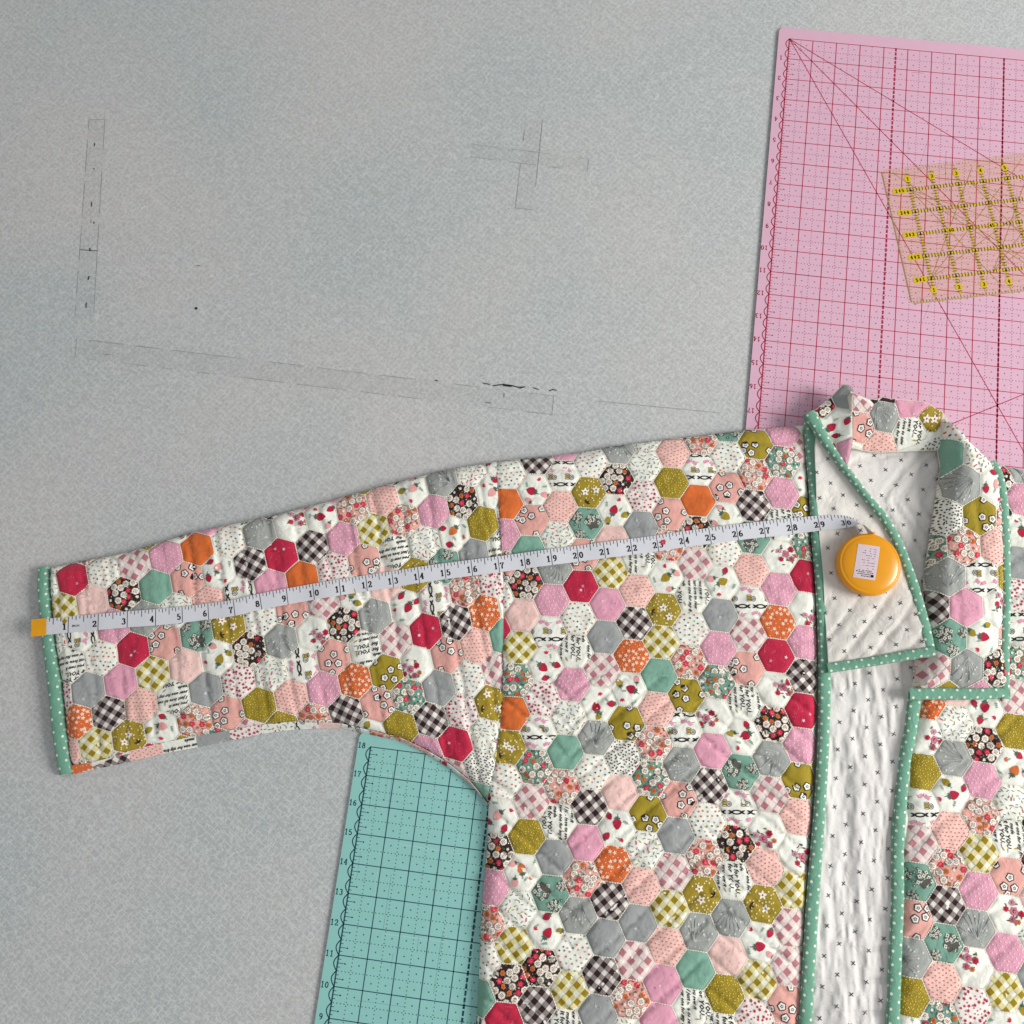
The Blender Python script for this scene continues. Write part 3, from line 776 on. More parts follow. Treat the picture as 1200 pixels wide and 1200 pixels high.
for a in (30, 45, 60):
    for (a0, b0) in ((1, 1), (3.5, 1)):
        u = min(6, (5.7-b0)/math.tan(R_(a))); rl(a0, b0, a0+u, b0+u*math.tan(R_(a)), .02, OCH); 
        rl(a0, 6-b0, a0+u, 6-b0-u*math.tan(R_(a)), .02, OCH)
rl(.5, .2, 5.8, 5.6, .02, OCH)
for i in range(1, 12):
    for j in range(1, 6):
        for s in (-1, 1): P.append((bar(*RG(i, j), .16, .02, ra+s*.8), (236, 226, 226)))
P.append((stroke([RG(.02, .1), RG(.02, 5.9)], .045)[0], (150, 128, 88))); P.append((stroke([RG(.1, 5.985), RG(11.9, 5.985)], .05)[0], (176, 156, 92)))
flat_polys(P, .0915).build('printed_scale', PLASTIC, ruler, custom=False, smooth=False)
def badge(pts, txts):
    P = []
    for (a, b_, rx) in pts: P.append((disc(*RG(a, b_), .145, 12, rx, ra), YEL))
    P2 = [(s, BLK) for (a, b_), t in txts for s in number(t, *RG(a, b_), .14, .026, .036, ra+(0 if a < .7 else 0), .75)]
    m = flat_polys(P, .0935); m.merge(flat_polys(P2, .0945)); m.build('number_badge', PLASTIC, ruler, custom=False, smooth=False)
for k in range(1, 6): badge([(.44, k, 1.15), (.7, k, 1.15)], [((.43, k), str(k)), ((.7, k), str(6-k))])
for k in range(1, 12): badge([(k, .5, 1.0)], [((k, .5), str(k))]); badge([(k, 5.5, 1.0)], [((k, 5.5), str(k))])
badge([(2.25, 3, 1)], [((2.25, 3), '60')]); badge([(3.9, 3, 1)], [((3.9, 3), '45')])

# ------------------------------------------------------------------ the quilted jacket
jacket = empty('quilted_jacket', (8, -3, 0), label='hexagon patchwork quilted jacket with green dotted binding, spread open beside the mats', category='jacket')
SL_TOP = [(56, 664), (82, 659), (150, 645), (225, 622), (297, 607), (312, 604), (375, 588), (450, 567), (512, 551), (537, 546), (582, 539)]
BD_TOP = [(582, 539), (675, 529), (725, 520), (797, 511), (812, 510), (875, 502), (925, 497), (945, 496)]
BD_RIGHT = [(945, 496), (950, 600), (951, 630), (957, 675), (960, 750), (959, 850), (954, 950), (947, 1047), (936, 1270)]
BD_LEFT = [(555, 1270), (565, 1050), (570, 1000), (572, 945)]
SL_BOT = [(571, 943), (567, 936), (549, 915), (524, 895), (499, 880), (470, 866), (432, 857), (398, 849), (344, 847), (296, 852), (267, 858), (229, 864), (173, 876), (150, 882), (136, 888), (110, 894.5), (83, 899)]
SL_CUFF = [(83, 899), (79, 890), (74, 840), (70, 800), (63, 759), (58, 710), (55.5, 690)]
SEAM = [(582, 539), (583, 570), (586, 617), (590, 680), (590, 777), (589, 822), (585, 860), (580, 897), (572, 932), (571, 943)]
SL_OUT = [(83, 899), (84, 908), (110, 901), (150, 893), (192, 883), (229, 876), (269, 868), (306, 860), (344, 855), (398, 853), (432, 861), (470, 870), (500, 885), (525, 900), (550, 919), (570, 940), (572, 945)]
ZN = .38
sleeve_poly = WP(SL_TOP[:-1]+SEAM+SL_BOT[1:]+SL_CUFF[1:], ZN)
body_poly = WP(BD_TOP[:-1]+BD_RIGHT+BD_LEFT+SEAM[::-1][:-1], ZN)
outline = WP(SL_TOP+BD_TOP[1:]+BD_RIGHT[1:]+BD_LEFT+SL_BOT+SL_CUFF[1:], ZN)
seam = WP(SEAM, ZN)
T_BODY = .50
ax_s = np.array([math.cos(R_(12)), math.sin(R_(12))])      # along the sleeve
def ridge(t, pitch, w=.16):
    d = np.abs((t/pitch-np.floor(t/pitch))-.5)*pitch       # distance to the quilting line in the middle of the cell
    return -np.exp(-(d/w)**2)
def z_left(P):
    x, y = P[:, 0], P[:, 1]
    d = poly_dist(P, outline); d = np.where(inside(P, outline), d, 0)
    e = np.clip(d/.55, 0, 1); prof = np.sqrt(np.clip(1-(1-e)**2, 0, 1))
    ds = line_dist(P, seam); left = P[:, 0] < np.interp(-y, -seam[:, 1], seam[:, 0])
    s = x*ax_s[0]+y*ax_s[1]; w = -x*ax_s[1]+y*ax_s[0]
    q_sl = ridge(s+.12*vnoise(w*1.1, s*.3, 5), 1.02, .10)
    zz_ = np.abs(((x-1.0)/4.6) % 2-1)*4.6
    q_bd = ridge(np.where(y > 1.5, y*.95+.15*vnoise(x*.5, y*.6, 9), y+zz_*.85), 1.03, .12)
    q = np.where(left, q_sl*(.75+.9*vnoise(s*.7, w*.35, 77)), q_bd)*.062
    wr = np.where(left, fbm(s*1.5, w*.55, 21)*.09+fbm(s*4.4, w*1.7, 31, 2)*.03, fbm(x*.9, y*.9, 41)*.08+fbm(x*3.3, y*3.3, 51, 2)*.032)
    gather = np.exp(-(ds/.8)**2)*fbm(x*1.0, y*2.6, 61, 2)*.07
    return .10+(T_BODY-.10)*prof+(q+wr+gather)*np.clip(d/.35, 0, 1)-.05*np.exp(-(ds/.10)**2)*prof

right_poly = WP([(1120, 640), (1166, 540), (1200, 549), (1300, 568), (1300, 1270), (1043, 1270), (1059, 1050), (1059, 993), (1061, 953), (1064, 920), (1067, 883), (1075, 844), (1080, 821), (1090, 790)], ZN)
def z_right(P):
    x, y = P[:, 0], P[:, 1]; d = np.where(inside(P, right_poly), poly_dist(P, right_poly), 0)
    e = np.clip(d/.5, 0, 1); prof = np.sqrt(np.clip(1-(1-e)**2, 0, 1))
    return .12+.36*prof+(ridge(x*.6-y*.8+.12*vnoise(x, y, 8), 1.05, .12)*.05+fbm(x*.8, y*1.1, 71)*.10)*np.clip(d/.3, 0, 1)
LPQ = [(1100, 483), (1112, 490), (1119, 496), (1137, 517), (1156, 535), (1165, 545), (1171, 557), (1175, 595), (1178, 645), (1178, 702), (1176, 759), (1176, 811), (1068, 811), (1071, 794), (1073, 777), (1078, 740), (1083, 700), (1086, 664), (1092, 624), (1097, 590), (1103, 560), (1107, 545), (1107, 515), (1104, 495)]
lapel_poly = np.array([W(a, b_, (.45+.8*min(1, max(0, (565-b_)/70))) if k > 10 else .95+.35*min(1, max(0, (590-b_)/90))) for k, (a, b_) in enumerate(LPQ)])
LEFT_FOLD = lapel_poly[11:]
def z_lapel(P):
    x, y = P[:, 0], P[:, 1]; d = np.where(inside(P, lapel_poly), poly_dist(P, lapel_poly), 0)
    e = np.clip(d/.42, 0, 1); prof = np.sqrt(np.clip(1-(1-e)**2, 0, 1))
    top = np.clip((y-7.6)/3.2, 0, 1)*.50+.16
    lf = np.clip(line_dist(P, LEFT_FOLD)/.75, 0, 1); lf = np.sqrt(np.clip(1-(1-lf)**2, 0, 1)); base = .30+(.60+top-.30)*lf
    return base+(.30)*prof*(.3+.7*lf)+(ridge(x+.1*vnoise(y, x, 4), 1.1, .12)*.035+fbm(x*.9, y*.8, 81)*.10)*np.clip(d/.3, 0, 1)
def z_band(P):       # the standing neckband: high along its outer edge, down to the lining
    y = P[:, 1]; x = P[:, 0]
    return .40+1.05*np.clip((y-YB0)/(YB1-YB0), -.05, 1.1)+fbm(x*1.6, y*1.6, 91, 2)*.10
def z_peak(P):
    y = P[:, 1]; x = P[:, 0]
    return .86+.6*np.clip((x-11.0)/1.3, 0, 1)*np.clip((y-8.2)/1.4, .12, 1)+fbm(x*1.4, y*1.4, 95, 2)*.07

quilt_z = {'sleeve': z_left, 'body': z_left, 'right': z_right, 'lapel': z_lapel}
quilt_poly = {'sleeve': sleeve_poly, 'body': body_poly, 'right': right_poly, 'lapel': lapel_poly}
text_dir = {'sleeve': R_(192), 'body': R_(-90), 'right': R_(-90), 'lapel': R_(90)}

def sheet(name, poly, zf, mat, col, parent, step=.18, drop=0.0, bottom=.01, decals=(), skirt=True, **props):
    """a cloth sheet cut to poly, draped on zf, with side walls down to `bottom`"""
    if area_of(poly) < 0: poly = poly[::-1]
    x0, y0 = poly.min(0)-.01; x1, y1 = poly.max(0)+.01; nx = int((x1-x0)/step)+1; ny = int((y1-y0)/step)+1
    gx = x0+np.arange(nx+1)*step; gy = y0+np.arange(ny+1)*step
    G = np.array([(a, b) for b in gy for a in gx]); ins = inside(G, poly) & (poly_dist(G, poly) > step*.02)
    pl = [tuple(q) for q in poly]
    idx = {}; V = []; F = []
    def vid(p):
        k = (round(p[0], 4), round(p[1], 4))
        if k not in idx: idx[k] = len(V); V.append(p)
        return idx[k]
    pd = poly_dist(G, poly)
    for j in range(ny):
        for i in range(nx):
            q = [j*(nx+1)+i, j*(nx+1)+i+1, (j+1)*(nx+1)+i+1, (j+1)*(nx+1)+i]
            if all(ins[k] for k in q) and min(pd[k] for k in q) > step*.8: F.append([vid(tuple(G[k])) for k in q])
            elif any(ins[k] for k in q) or min(pd[k] for k in q) < step*1.5:
                c = clip_convex(pl, [tuple(G[k]) for k in q])
                if c and abs(area_of(c)) > 1e-5:
                    ids = []
                    for p in c:
                        k = vid(p)
                        if k not in ids: ids.append(k)
                    if len(ids) >= 3: F.append(ids if area_of(c) > 0 else ids[::-1])
    M = lambda P: np.column_stack([P, zf(P)-drop])
    groups = [(np.array(V), F, lin(col), 0.0)]+list(decals)
    m = surf(M, groups)
    if skirt:
        R = []
        for a, b_ in zip(poly, np.roll(poly, -1, 0)):
            k = max(1, int(np.hypot(*(b_-a))/.15)); R += [a+(b_-a)*t/k for t in range(k)]
        R = np.array(R); zt = zf(R)-drop; n = len(R)
        nn = np.roll(R, -1, 0)-np.roll(R, 1, 0); nn = np.stack([nn[:, 1], -nn[:, 0]], 1); nn /= np.linalg.norm(nn, axis=1)[:, None]+1e-9
        if area_of(R) < 0: nn = -nn
        N3 = np.column_stack([nn, np.full(n, .3)]); 
        Vv = np.vstack([np.column_stack([R, zt]), np.column_stack([R-nn*.03, np.full(n, bottom)])])
        m.add(Vv, [[i, i+n, (i+1) % n+n, (i+1) % n] for i in range(n)], lin(col), np.vstack([N3, N3]))
    return m.build(name, mat, parent, **props)

WAD = (214, 204, 190)
sleeve = sheet('sleeve', sleeve_poly, z_left, COTTON, WAD, jacket, drop=.05)
front_a = sheet('front_panel', body_poly, z_left, COTTON, WAD, jacket, drop=.05, bottom=.09)
front_b = sheet('front_panel', right_poly, z_right, COTTON, WAD, jacket, drop=.05, bottom=.09)
lapel = sheet('lapel', lapel_poly, z_lapel, COTTON, WAD, jacket, drop=.05, bottom=.25)
owner = {'sleeve': sleeve, 'body': front_a, 'right': front_b, 'lapel': lapel}

def lattice_map(name):
    deg, co, i0, j0, rows = LATTICE[name]; co = np.array(co)
    def f(ij):
        i, j = ij[:, 0], ij[:, 1]; B = [1+0*i, i, j]
        if deg >= 2: B += [i*i, i*j, j*j]
        if deg >= 3: B += [i**3, i*i*j, i*j*j, j**3]
        return np.stack(B, 1)@co
    return f
PALES = ['WD', 'WS', 'WB', 'WN', 'WT', 'WF', 'WB', 'WS', 'SD', 'PP', 'GF', 'PD', 'SF', 'MG', 'GD', 'OD', 'BF', 'TF', 'OB', 'BG', 'WR', 'OS', 'GY', 'PK', 'TR', 'RR', 'OG', 'TP']
hexes = []
for name in ('sleeve', 'body', 'right', 'lapel'):
    deg, co, i0, j0, rows = LATTICE[name]; cells = {}
    for j, r in enumerate(rows):
        for i, c in enumerate(r.split()):
            if c != '..': cells[(i+i0, j+j0)] = c
    f = lattice_map(name); s = HEX_S
    if name == 'body': A = np.array([[s, -s/2], [0, -s*math.sqrt(3)/2]])        # neighbours u, v, u+v
    else: A = np.array([[s, s/2], [0, -s*math.sqrt(3)/2]])                      # neighbours u, v, v-u
    Ai = np.linalg.inv(A)
    Hx = np.array([(RAD*math.cos(R_(30+60*k)), RAD*math.sin(R_(30+60*k))) for k in range(6)])
    poly = quilt_poly[name]; zf = quilt_z[name]
    normals = np.array([(math.cos(R_(60*k)), math.sin(R_(60*k))) for k in range(6)])
    for j in range(-14, 26):
        for i in range(-16, 26):
            c = np.array([[i, j]], float); X0 = f(c)[0]
            if poly_dist(X0[None], poly)[0] > 1.0 and not inside(X0[None], poly)[0]: continue
            if not (poly[:, 0].min()-1 < X0[0] < poly[:, 0].max()+1 and poly[:, 1].min()-1 < X0[1] < poly[:, 1].max()+1): continue
            def M2(p, c=c, f=f, Ai=Ai): return f(c+np.asarray(p)@Ai.T)
            hw = M2(Hx)
            if name == 'sleeve' and np.hypot(*(hw[0]-hw[3])) > 2.2: continue
            ok = inside(hw, poly).all() and poly_dist(hw, poly).min() > .002
            if not ok:
                pc = clip_convex([tuple(q) for q in poly], [tuple(q) for q in (hw if area_of(hw) > 0 else hw[::-1])])
                if not pc or abs(area_of(pc)) < .012: continue
                # back to local coordinates with the local linear map
                e = 1e-3; J = np.stack([(M2(np.array([[e, 0]]))[0]-X0)/e, (M2(np.array([[0, e]]))[0]-X0)/e], 1); Ji = np.linalg.inv(J)
                Pl = np.array(pc)
                L = (Pl-X0)@Ji.T
                for _ in range(2): L = L-(M2(L)-Pl)@Ji.T
                P = L
            else: P = Hx
            def M(p, M2=M2, zf=zf):
                xy = M2(p); d = APO-(np.asarray(p)@normals.T).max(1)
                return np.column_stack([xy, zf(xy)-.034*np.exp(-(np.maximum(d, 0)/.06)**2)+.016*np.clip(d/.3, 0, 1)])
            e = 1e-3; ux = M2(np.array([[e, 0]]))[0]-X0; ang = math.atan2(ux[1], ux[0])
            fb = cells.get((i, j))
            if fb is None: fb = PALES[int(_hash(np.int64(i*7+50), np.int64(j*13+90), 3)*len(PALES)*.999)]
            rg = random.Random(i*1000+j*7+len(name)*31)
            ar = abs(area_of(P))
            ypx = X0[1]
            inview = ypx > -18.2
            hexes.append((ar if inview else ar*.01, name, P, M, fb, rg, text_dir[name]-ang, None if ok else Hx))
# gusset pieces along the underside of the sleeve
cre = WP(SL_BOT[::-1], .30); outl = WP(SL_OUT, .12)
def at_x(line, x): return np.array([x, np.interp(x, line[:, 0], line[:, 1])])
cuts = [cre[0][0]]+[WP([(px, 880)], .2)[0][0] for px in (110, 152, 190, 229, 268, 306, 345, 372, 398, 432, 470, 505, 540)]+[cre[-1][0]]
gf = ['OS', 'BG', 'SD', 'WT', 'GY', 'WR', 'WS', 'WN', 'PP', 'WN', 'GF', 'SD', 'WF', 'PP']
def z_gus(P):
    yc = np.interp(P[:, 0], cre[:, 0], cre[:, 1]); yo = np.interp(P[:, 0], outl[:, 0], outl[:, 1]); t = np.clip((P[:, 1]-yo)/(yc-yo+1e-6), -.2, 1.2)
    return .02+.26*t-.09*np.clip(t-.8, 0, 1)
manual = []
for k in range(len(cuts)-1):
    xs = np.linspace(cuts[k], cuts[k+1], 4)
    P = [at_x(outl, x) for x in xs]+[at_x(cre, x)+np.array([0, .05]) for x in xs[::-1]]
    manual.append((np.array(P), z_gus, gf[k], sleeve, .0, R_(192)))
# neckband and the standing peak of the left lapel
def zb(py): return .40+1.05*np.clip((528-np.asarray(py, float))/60, -.05, 1.1)
def WB_(q): q = np.array(q, float); return W(q[:, 0], q[:, 1], zb(q[:, 1]))
YB0, YB1 = W(1050, 528, .40)[1], W(1050, 468, 1.45)[1]
NB = [('MG', [(998, 458), (1005, 462), (1020, 468), (1025, 473), (1019, 483), (998, 481)]), ('SF', [(998, 481), (1019, 483), (1026, 504), (1012, 520), (997, 516)]),
 ('WF', [(997, 516), (1012, 520), (1010, 527), (997, 524)]), ('SD', [(1012, 520), (1026, 504), (1045, 508), (1053, 528.5), (1030, 530), (1010, 527)]),
 ('GD', [(1019, 483), (1025, 473), (1030, 469), (1049, 472), (1054, 490), (1045, 508), (1026, 504)]), ('BF', [(1020, 468), (1034, 465.5), (1050, 467), (1049, 472), (1030, 469), (1025, 473)]),
 ('PK', [(1049, 472), (1050, 467), (1075, 469), (1091, 474), (1080, 482), (1076, 488), (1054, 490)]), ('WT', [(1054, 490), (1076, 488), (1082, 497), (1088, 506), (1080, 519), (1053, 528.5), (1045, 508)]),
 ('OB', [(1080, 482), (1091, 474), (1106, 482), (1105, 492), (1102, 500), (1097, 506), (1088, 506), (1082, 497), (1076, 488)]), ('WK', [(1088, 506), (1097, 506), (1102, 500), (1108, 498), (1108, 527), (1053, 528.5), (1080, 519)])]
band_poly = WB_([(997, 458), (1005, 461.5), (1020, 467.5), (1034, 465.5), (1050, 466.5), (1075, 468.5), (1091, 473.5), (1106, 482), (1112, 490), (1110, 527), (1060, 529), (1030, 530), (1010, 527), (996, 524)])
band = sheet('neckband', band_poly, z_band, COTTON, WAD, jacket, drop=.05, bottom=.22)
for fb, q in NB: manual.append((WB_(q), z_band, fb, band, .045, R_(-90)))
PK = [('BF', [(953, 482), (976, 463), (981, 476), (968, 488), (957, 489)]), ('GY', [(976, 463), (988, 451), (994, 453), (998, 459), (998, 482), (981, 476)]),
 ('WB', [(981, 476), (998, 482), (998, 513), (981, 518), (966, 505), (957, 489), (968, 488)]), ('WF', [(966, 505), (981, 518), (983, 530), (974, 519)]), ('PK', [(981, 518), (998, 513), (994, 546), (986, 537), (983, 530)])]
peak_poly = WP([(952, 484), (976, 462.5), (988, 450), (994, 452), (998.5, 459), (998.5, 513), (994, 547), (985, 537), (974, 520), (964, 506), (954, 492)], 1.0)
peak = sheet('collar_peak', peak_poly, z_peak, COTTON, WAD, jacket, drop=.05, bottom=.55)
for fb, q in PK: manual.append((WP(q, 1.0), z_peak, fb, peak, .045, R_(-90)))

hexes.sort(key=lambda h: -h[0]); nman = len(manual)
rest = {}
for k, (ar, name, P, M, fb, rg, ta, Hq) in enumerate(hexes):
    m = make_patch(P, M, fb, rg, ta, Hq)
    if m is None: continue
    if k < 300-nman: m.build('hexagon_patch', COTTON, owner[name])
    else:
        if name in rest: rest[name].merge(m)
        else: rest[name] = m
for name, m in rest.items(): m.build('patch_offcuts', COTTON, owner[name], kind='stuff')
for k, (P, zf, fb, par, gr, ta) in enumerate(manual):
    if area_of(P) < 0: P = P[::-1]
    c = P.mean(0); L = P-c
    ha = np.array(hull(P))
    def M(p, c=c, zf=zf, L=L, gr=gr):
        xy = np.asarray(p)+c; d = poly_dist(np.asarray(p), L)
        return np.column_stack([xy, zf(xy)-gr*np.exp(-(d/.06)**2)])
    m = make_patch(L, M, fb, random.Random(900+k), ta, None, stitch=zf is not z_gus)
    if m: m.build('hexagon_patch', COTTON, par)

# ------------------------------------------------------------------ lining with its little printed crosses
def crosses(poly, org, a, b_, rgseed, ok=None, z=.3):
    o = WP([org], z)[0]; A = WP([(org[0]+a[0], org[1]+a[1])], z)[0]-o; B = WP([(org[0]+b_[0], org[1]+b_[1])], z)[0]-o
    rg = random.Random(rgseed); V = []; F = []
    for i in range(-40, 41):
        for j in range(-40, 41):
            p = o+A*i+B*j+np.array([rg.uniform(-.02, .02), rg.uniform(-.02, .02)])
            if not inside(p[None], poly)[0] or (ok and not ok(p)): continue
            th = rg.uniform(-.25, .25)
            for s in (.75, -.75):
                q, fc = fan(bar(p[0], p[1], .17, .024, s+th)); F += [[k+len(V) for k in z_] for z_ in fc]; V += q.tolist()
    return (np.array(V), F, lin((58, 56, 66)), .014)
QL = [WP(q, .3) for q in ([(1108, 528), (1090, 541), (1062, 576), (1058, 585), (1083, 615), (1092, 626)], [(1108, 548), (1088, 583), (1085, 589), (1094, 604)], [(1050, 585), (1056, 600), (1070, 620), (1088, 650)], [(1084, 530), (1060, 548), (1040, 575), (1034, 590), (1060, 640), (1080, 668)], [(1056, 645), (1072, 672), (1082, 690)], [(1000, 540), (1030, 532), (1060, 531)])]
ymid_ = W(1000, 775, .3)[1]
def z_back(P):
    x, y = P[:, 0], P[:, 1]; low = np.clip((3.2-y)/2.0, 0, 1)
    z = .17+.10*np.clip((ymid_-y)/2+.3, 0, 1)+fbm(x*1.1, y*.9, 101)*.06
    for l in QL: z = z-.075*np.exp(-(line_dist(P, l)/.12)**2)
    fold = fbm(x*2.0+.5*vnoise(x, y*.5, 3), y*.42, 111, 3)*.13+fbm(x*4.5, y*1.2, 121, 2)*.06
    hor = np.clip((-5-y)/3, 0, 1)*ridge(y+.1*vnoise(x, y, 2), 1.0, .1)*.06
    return np.maximum(z+low*(fold+.04)+hor, .115+.02*fbm(x*2, y*2, 7))
back_poly = WP([(953, 516), (1112, 516), (1112, 600), (1104, 760), (1088, 830), (1068, 900), (1060, 1000), (1050, 1270), (938, 1270), (950, 1040), (961, 900), (963, 780), (957, 700)], .3)
ymid = W(1000, 775, .3)[1]
LIN = (218, 214, 211)
g1 = crosses(back_poly, (1057.2, 537.9), (13, 17.2), (-17.5, 12), 1, lambda p: p[1] > ymid)
g2 = crosses(back_poly, (1002.5, 801.2), (-16.9, 12.6), (15, 19.4), 2, lambda p: p[1] <= ymid)
sheet('lining', back_poly, z_back, LINING, LIN, jacket, step=.11, bottom=.09, decals=[g1, g2])
FPQ = [(957, 500), (967, 518), (984, 540), (1000, 560), (1016, 580), (1033, 601), (1045, 620), (1054, 638), (1061, 656), (1067, 673), (1073, 692), (1078, 708), (1084, 732), (1092, 763), (1060, 769), (1022, 775), (971, 784), (969, 750), (965, 675), (958, 600), (954, 525)]
def flap(px, py): return .56*np.clip(1-np.hypot(np.asarray(px)-1092, np.asarray(py)-762)/128, 0, 1)**1.2
face_poly = np.array([W(a, b_, .62+flap(a, b_)) for a, b_ in FPQ])
FLC = W(1092, 762, 1.15)
def z_face(P):
    x, y = P[:, 0], P[:, 1]
    z = .60+.22*np.clip((y-8.0)/3.0, 0, 1)+fbm(x*.8, y*.8, 131)*.10+fbm(x*2.6, y*2.2, 141, 2)*.04
    low = np.clip((5.2-y)/1.5, 0, 1)
    z = z+.56*np.clip(1-np.hypot(x-FLC[0], y-FLC[1])/4.05, 0, 1)**1.2
    return z+low*ridge(x*.75-y*.6+.3*vnoise(x*.8, y*.8, 3), .8, .12)*.055
g3 = crosses(face_poly, (990.8, 684.7), (16.5, 13.4), (-11.9, 17), 3, z=.62)
sheet('lapel_facing', face_poly, z_face, LINING, (221, 216, 209), jacket, step=.11, bottom=.40, decals=[g3])

# ------------------------------------------------------------------ green dotted binding
def ribbon_map(path, width, thick, zc):
    """path (n,2) inches; returns M(s,t): s along in inches, t across -1..1 on a rounded tape"""
    d = np.r_[0, np.cumsum(np.hypot(*np.diff(path, axis=0).T))]
    tan = np.gradient(path, d, axis=0); tan /= np.linalg.norm(tan, axis=1)[:, None]; nor = np.stack([-tan[:, 1], tan[:, 0]], 1)
    def M(p):
        s = p[:, 0]; t = p[:, 1]; f = lambda a: np.interp(s, d, a)
        w = f(width)/2; c = np.stack([f(path[:, 0]), f(path[:, 1])], 1); n = np.stack([f(nor[:, 0]), f(nor[:, 1])], 1); n /= np.linalg.norm(n, axis=1)[:, None]
        th = np.clip(t, -1.35, 1.35)*math.pi/2
        off = np.where(np.abs(t) <= 1, np.sin(th), np.sign(t)*1.0); h = np.where(np.abs(t) <= 1, np.cos(th)**.6, -(np.abs(t)-1)*2)
        wob = .02*vnoise(s*2.1, t*1.3, 7)
        return np.column_stack([c+n*(off*w)[:, None], f(zc)+h*thick+wob])
    return M, d[-1]
GRN = (110, 160, 138)
def binding(pts, seed, thick=.13, both=True):
    """pts: (px, py, width px, z)"""
    P = smooth_line([(a, b_) for a, b_, w, z in pts]); w = smooth_line([(a[2], 0) for a in pts])[:, 0]; z = smooth_line([(a[3], 0) for a in pts])[:, 0]
    path = np.array([W(p[0], p[1], q+.08) for p, q in zip(P, z)]); width = w/31.3
    M, L = ribbon_map(path, width, thick, z); rg = random.Random(seed)
    ns = int(L/.1)+1; ts = [-1.3, -1, -.9, -.72, -.45, -.15, .15, .45, .72, .9, 1, 1.3]; nt = len(ts)
    V = np.array([(L*i/ns, t) for i in range(ns+1) for t in ts]); F = [[i*nt+k, (i+1)*nt+k, (i+1)*nt+k+1, i*nt+k+1] for i in range(ns) for k in range(nt-1)]
    GV = []; GF = []; s = .1; k = 0
    while s < L-.05:
        for t0 in ((.42,) if k % 2 else (-.42,)) + (((-.97,) if k % 2 else (.97,)) if both else ()):
            wd = np.interp(s, np.linspace(0, L, len(width)), width)/2
            q = np.array([(s+.05*math.cos(a), np.clip(t0+.05*math.sin(a)/(wd*math.pi/2*max(.3, math.cos(t0*1.3))), -1.2, 1.2)) for a in np.arange(7)*2*math.pi/7+.2])
            v, fc = fan(q); GF += [[x+len(GV) for x in y] for y in fc]; GV += v.tolist()
        s += rg.uniform(.19, .25); k += 1
    SV = []; SF = []                                 # stitching along one edge
    for s in np.arange(.05, L-.05, .1):
        v, fc = fan([(s, -.86), (s+.06, -.86), (s+.06, -.80), (s, -.80)]); SF += [[x+len(SV) for x in y] for y in fc]; SV += v.tolist()
    m = surf(M, [(V, F, lin(GRN), 0.0), (np.array(GV), GF, lin((222, 226, 208)), .004), (np.array(SV), SF, lin((66, 112, 92)), .003)])
    return m.build('binding', BINDING, jacket)
binding([(949, 486, 12, .60), (950.5, 505, 13, .52), (951.5, 530, 13, .46), (954.5, 565, 12, .44), (956, 600, 11, .44), (958, 630, 12, .44), (962, 675, 11.5, .44), (966, 747, 12, .44), (967.5, 787, 13, .44), (966, 870, 12, .42), (961.5, 950, 12, .42), (954, 1047, 13, .42), (949, 1130, 13, .42), (941, 1270, 13, .42)], 1, .12)
binding([(948, 483, 14, 0.820), (955, 493, 14, 0.900), (967.5, 515, 11, 0.880), (984, 539, 8.5, 0.840), (1000, 560, 8, 0.780), (1016, 581, 8, 0.740), (1033, 601, 9, 0.700), (1045, 620, 10, 0.670), (1054, 638, 11, 0.640), (1061, 656, 11, 0.672), (1067, 673, 11.5, 0.720), (1073, 692, 12, 0.785), (1078, 709, 12, 0.856), (1084, 732, 12, 0.961), (1091, 765, 12, 1.093)], 2, .13)
binding([(970, 783, 11, 0.659), (1000, 778.5, 11, 0.756), (1022, 775, 11, 0.851), (1060, 768.5, 11, 1.033), (1096, 762.5, 11, 1.189)], 3, .11)
binding([(50, 664.5, 13, .12), (50, 675, 13.5, .20), (50.5, 700, 14, .26), (56.5, 758, 14.5, .26), (62.5, 800, 16, .26), (67.5, 850, 16, .26), (73, 888, 15.5, .22), (77, 907, 15, .10)], 4, .14)
binding([(1163, 540, 8, .72), (1170, 553, 10, .72), (1175, 575, 11, .70), (1177, 600, 11.5, .68), (1179, 650, 10.5, .66), (1180, 700, 10, .66), (1178, 760, 10.5, .66), (1178.5, 819, 10.5, .66)], 5, .13)
binding([(1066, 813.5, 13, .66), (1090, 813, 13, .68), (1120, 813, 12.5, .68), (1150, 813, 12.5, .68), (1183, 811.5, 11, .66)], 6, .13)
binding([(1074, 812, 14, .40), (1071, 832, 14, .38), (1068, 858, 13, .38), (1061, 895, 12, .38), (1056, 950, 12.5, .38), (1053, 1000, 12.5, .38), (1053, 1050, 13, .38), (1050, 1130, 13, .38), (1045, 1270, 13, .38)], 7, .12)
# threads lying across the facing where the sheet is stitched down
def thread(pts, z, r, mat, name, parent):
    P = smooth_line(pts, 5); m = Mesh(); path = WP(P, z); n = len(path); V = []; F = []
    for i, p in enumerate(path):
        zz = z+.02*math.sin(i*.7)
        for k in range(5): V.append((p[0]+r*math.cos(k*1.257), p[1]+r*.5*math.cos(k*1.257), zz+r*math.sin(k*1.257)))
    for i in range(n-1):
        for k in range(5): F.append([i*5+k, i*5+(k+1) % 5, (i+1)*5+(k+1) % 5, (i+1)*5+k])
    m.add(V, F, lin((190, 182, 160))); return m.build(name, mat, parent, custom=False)

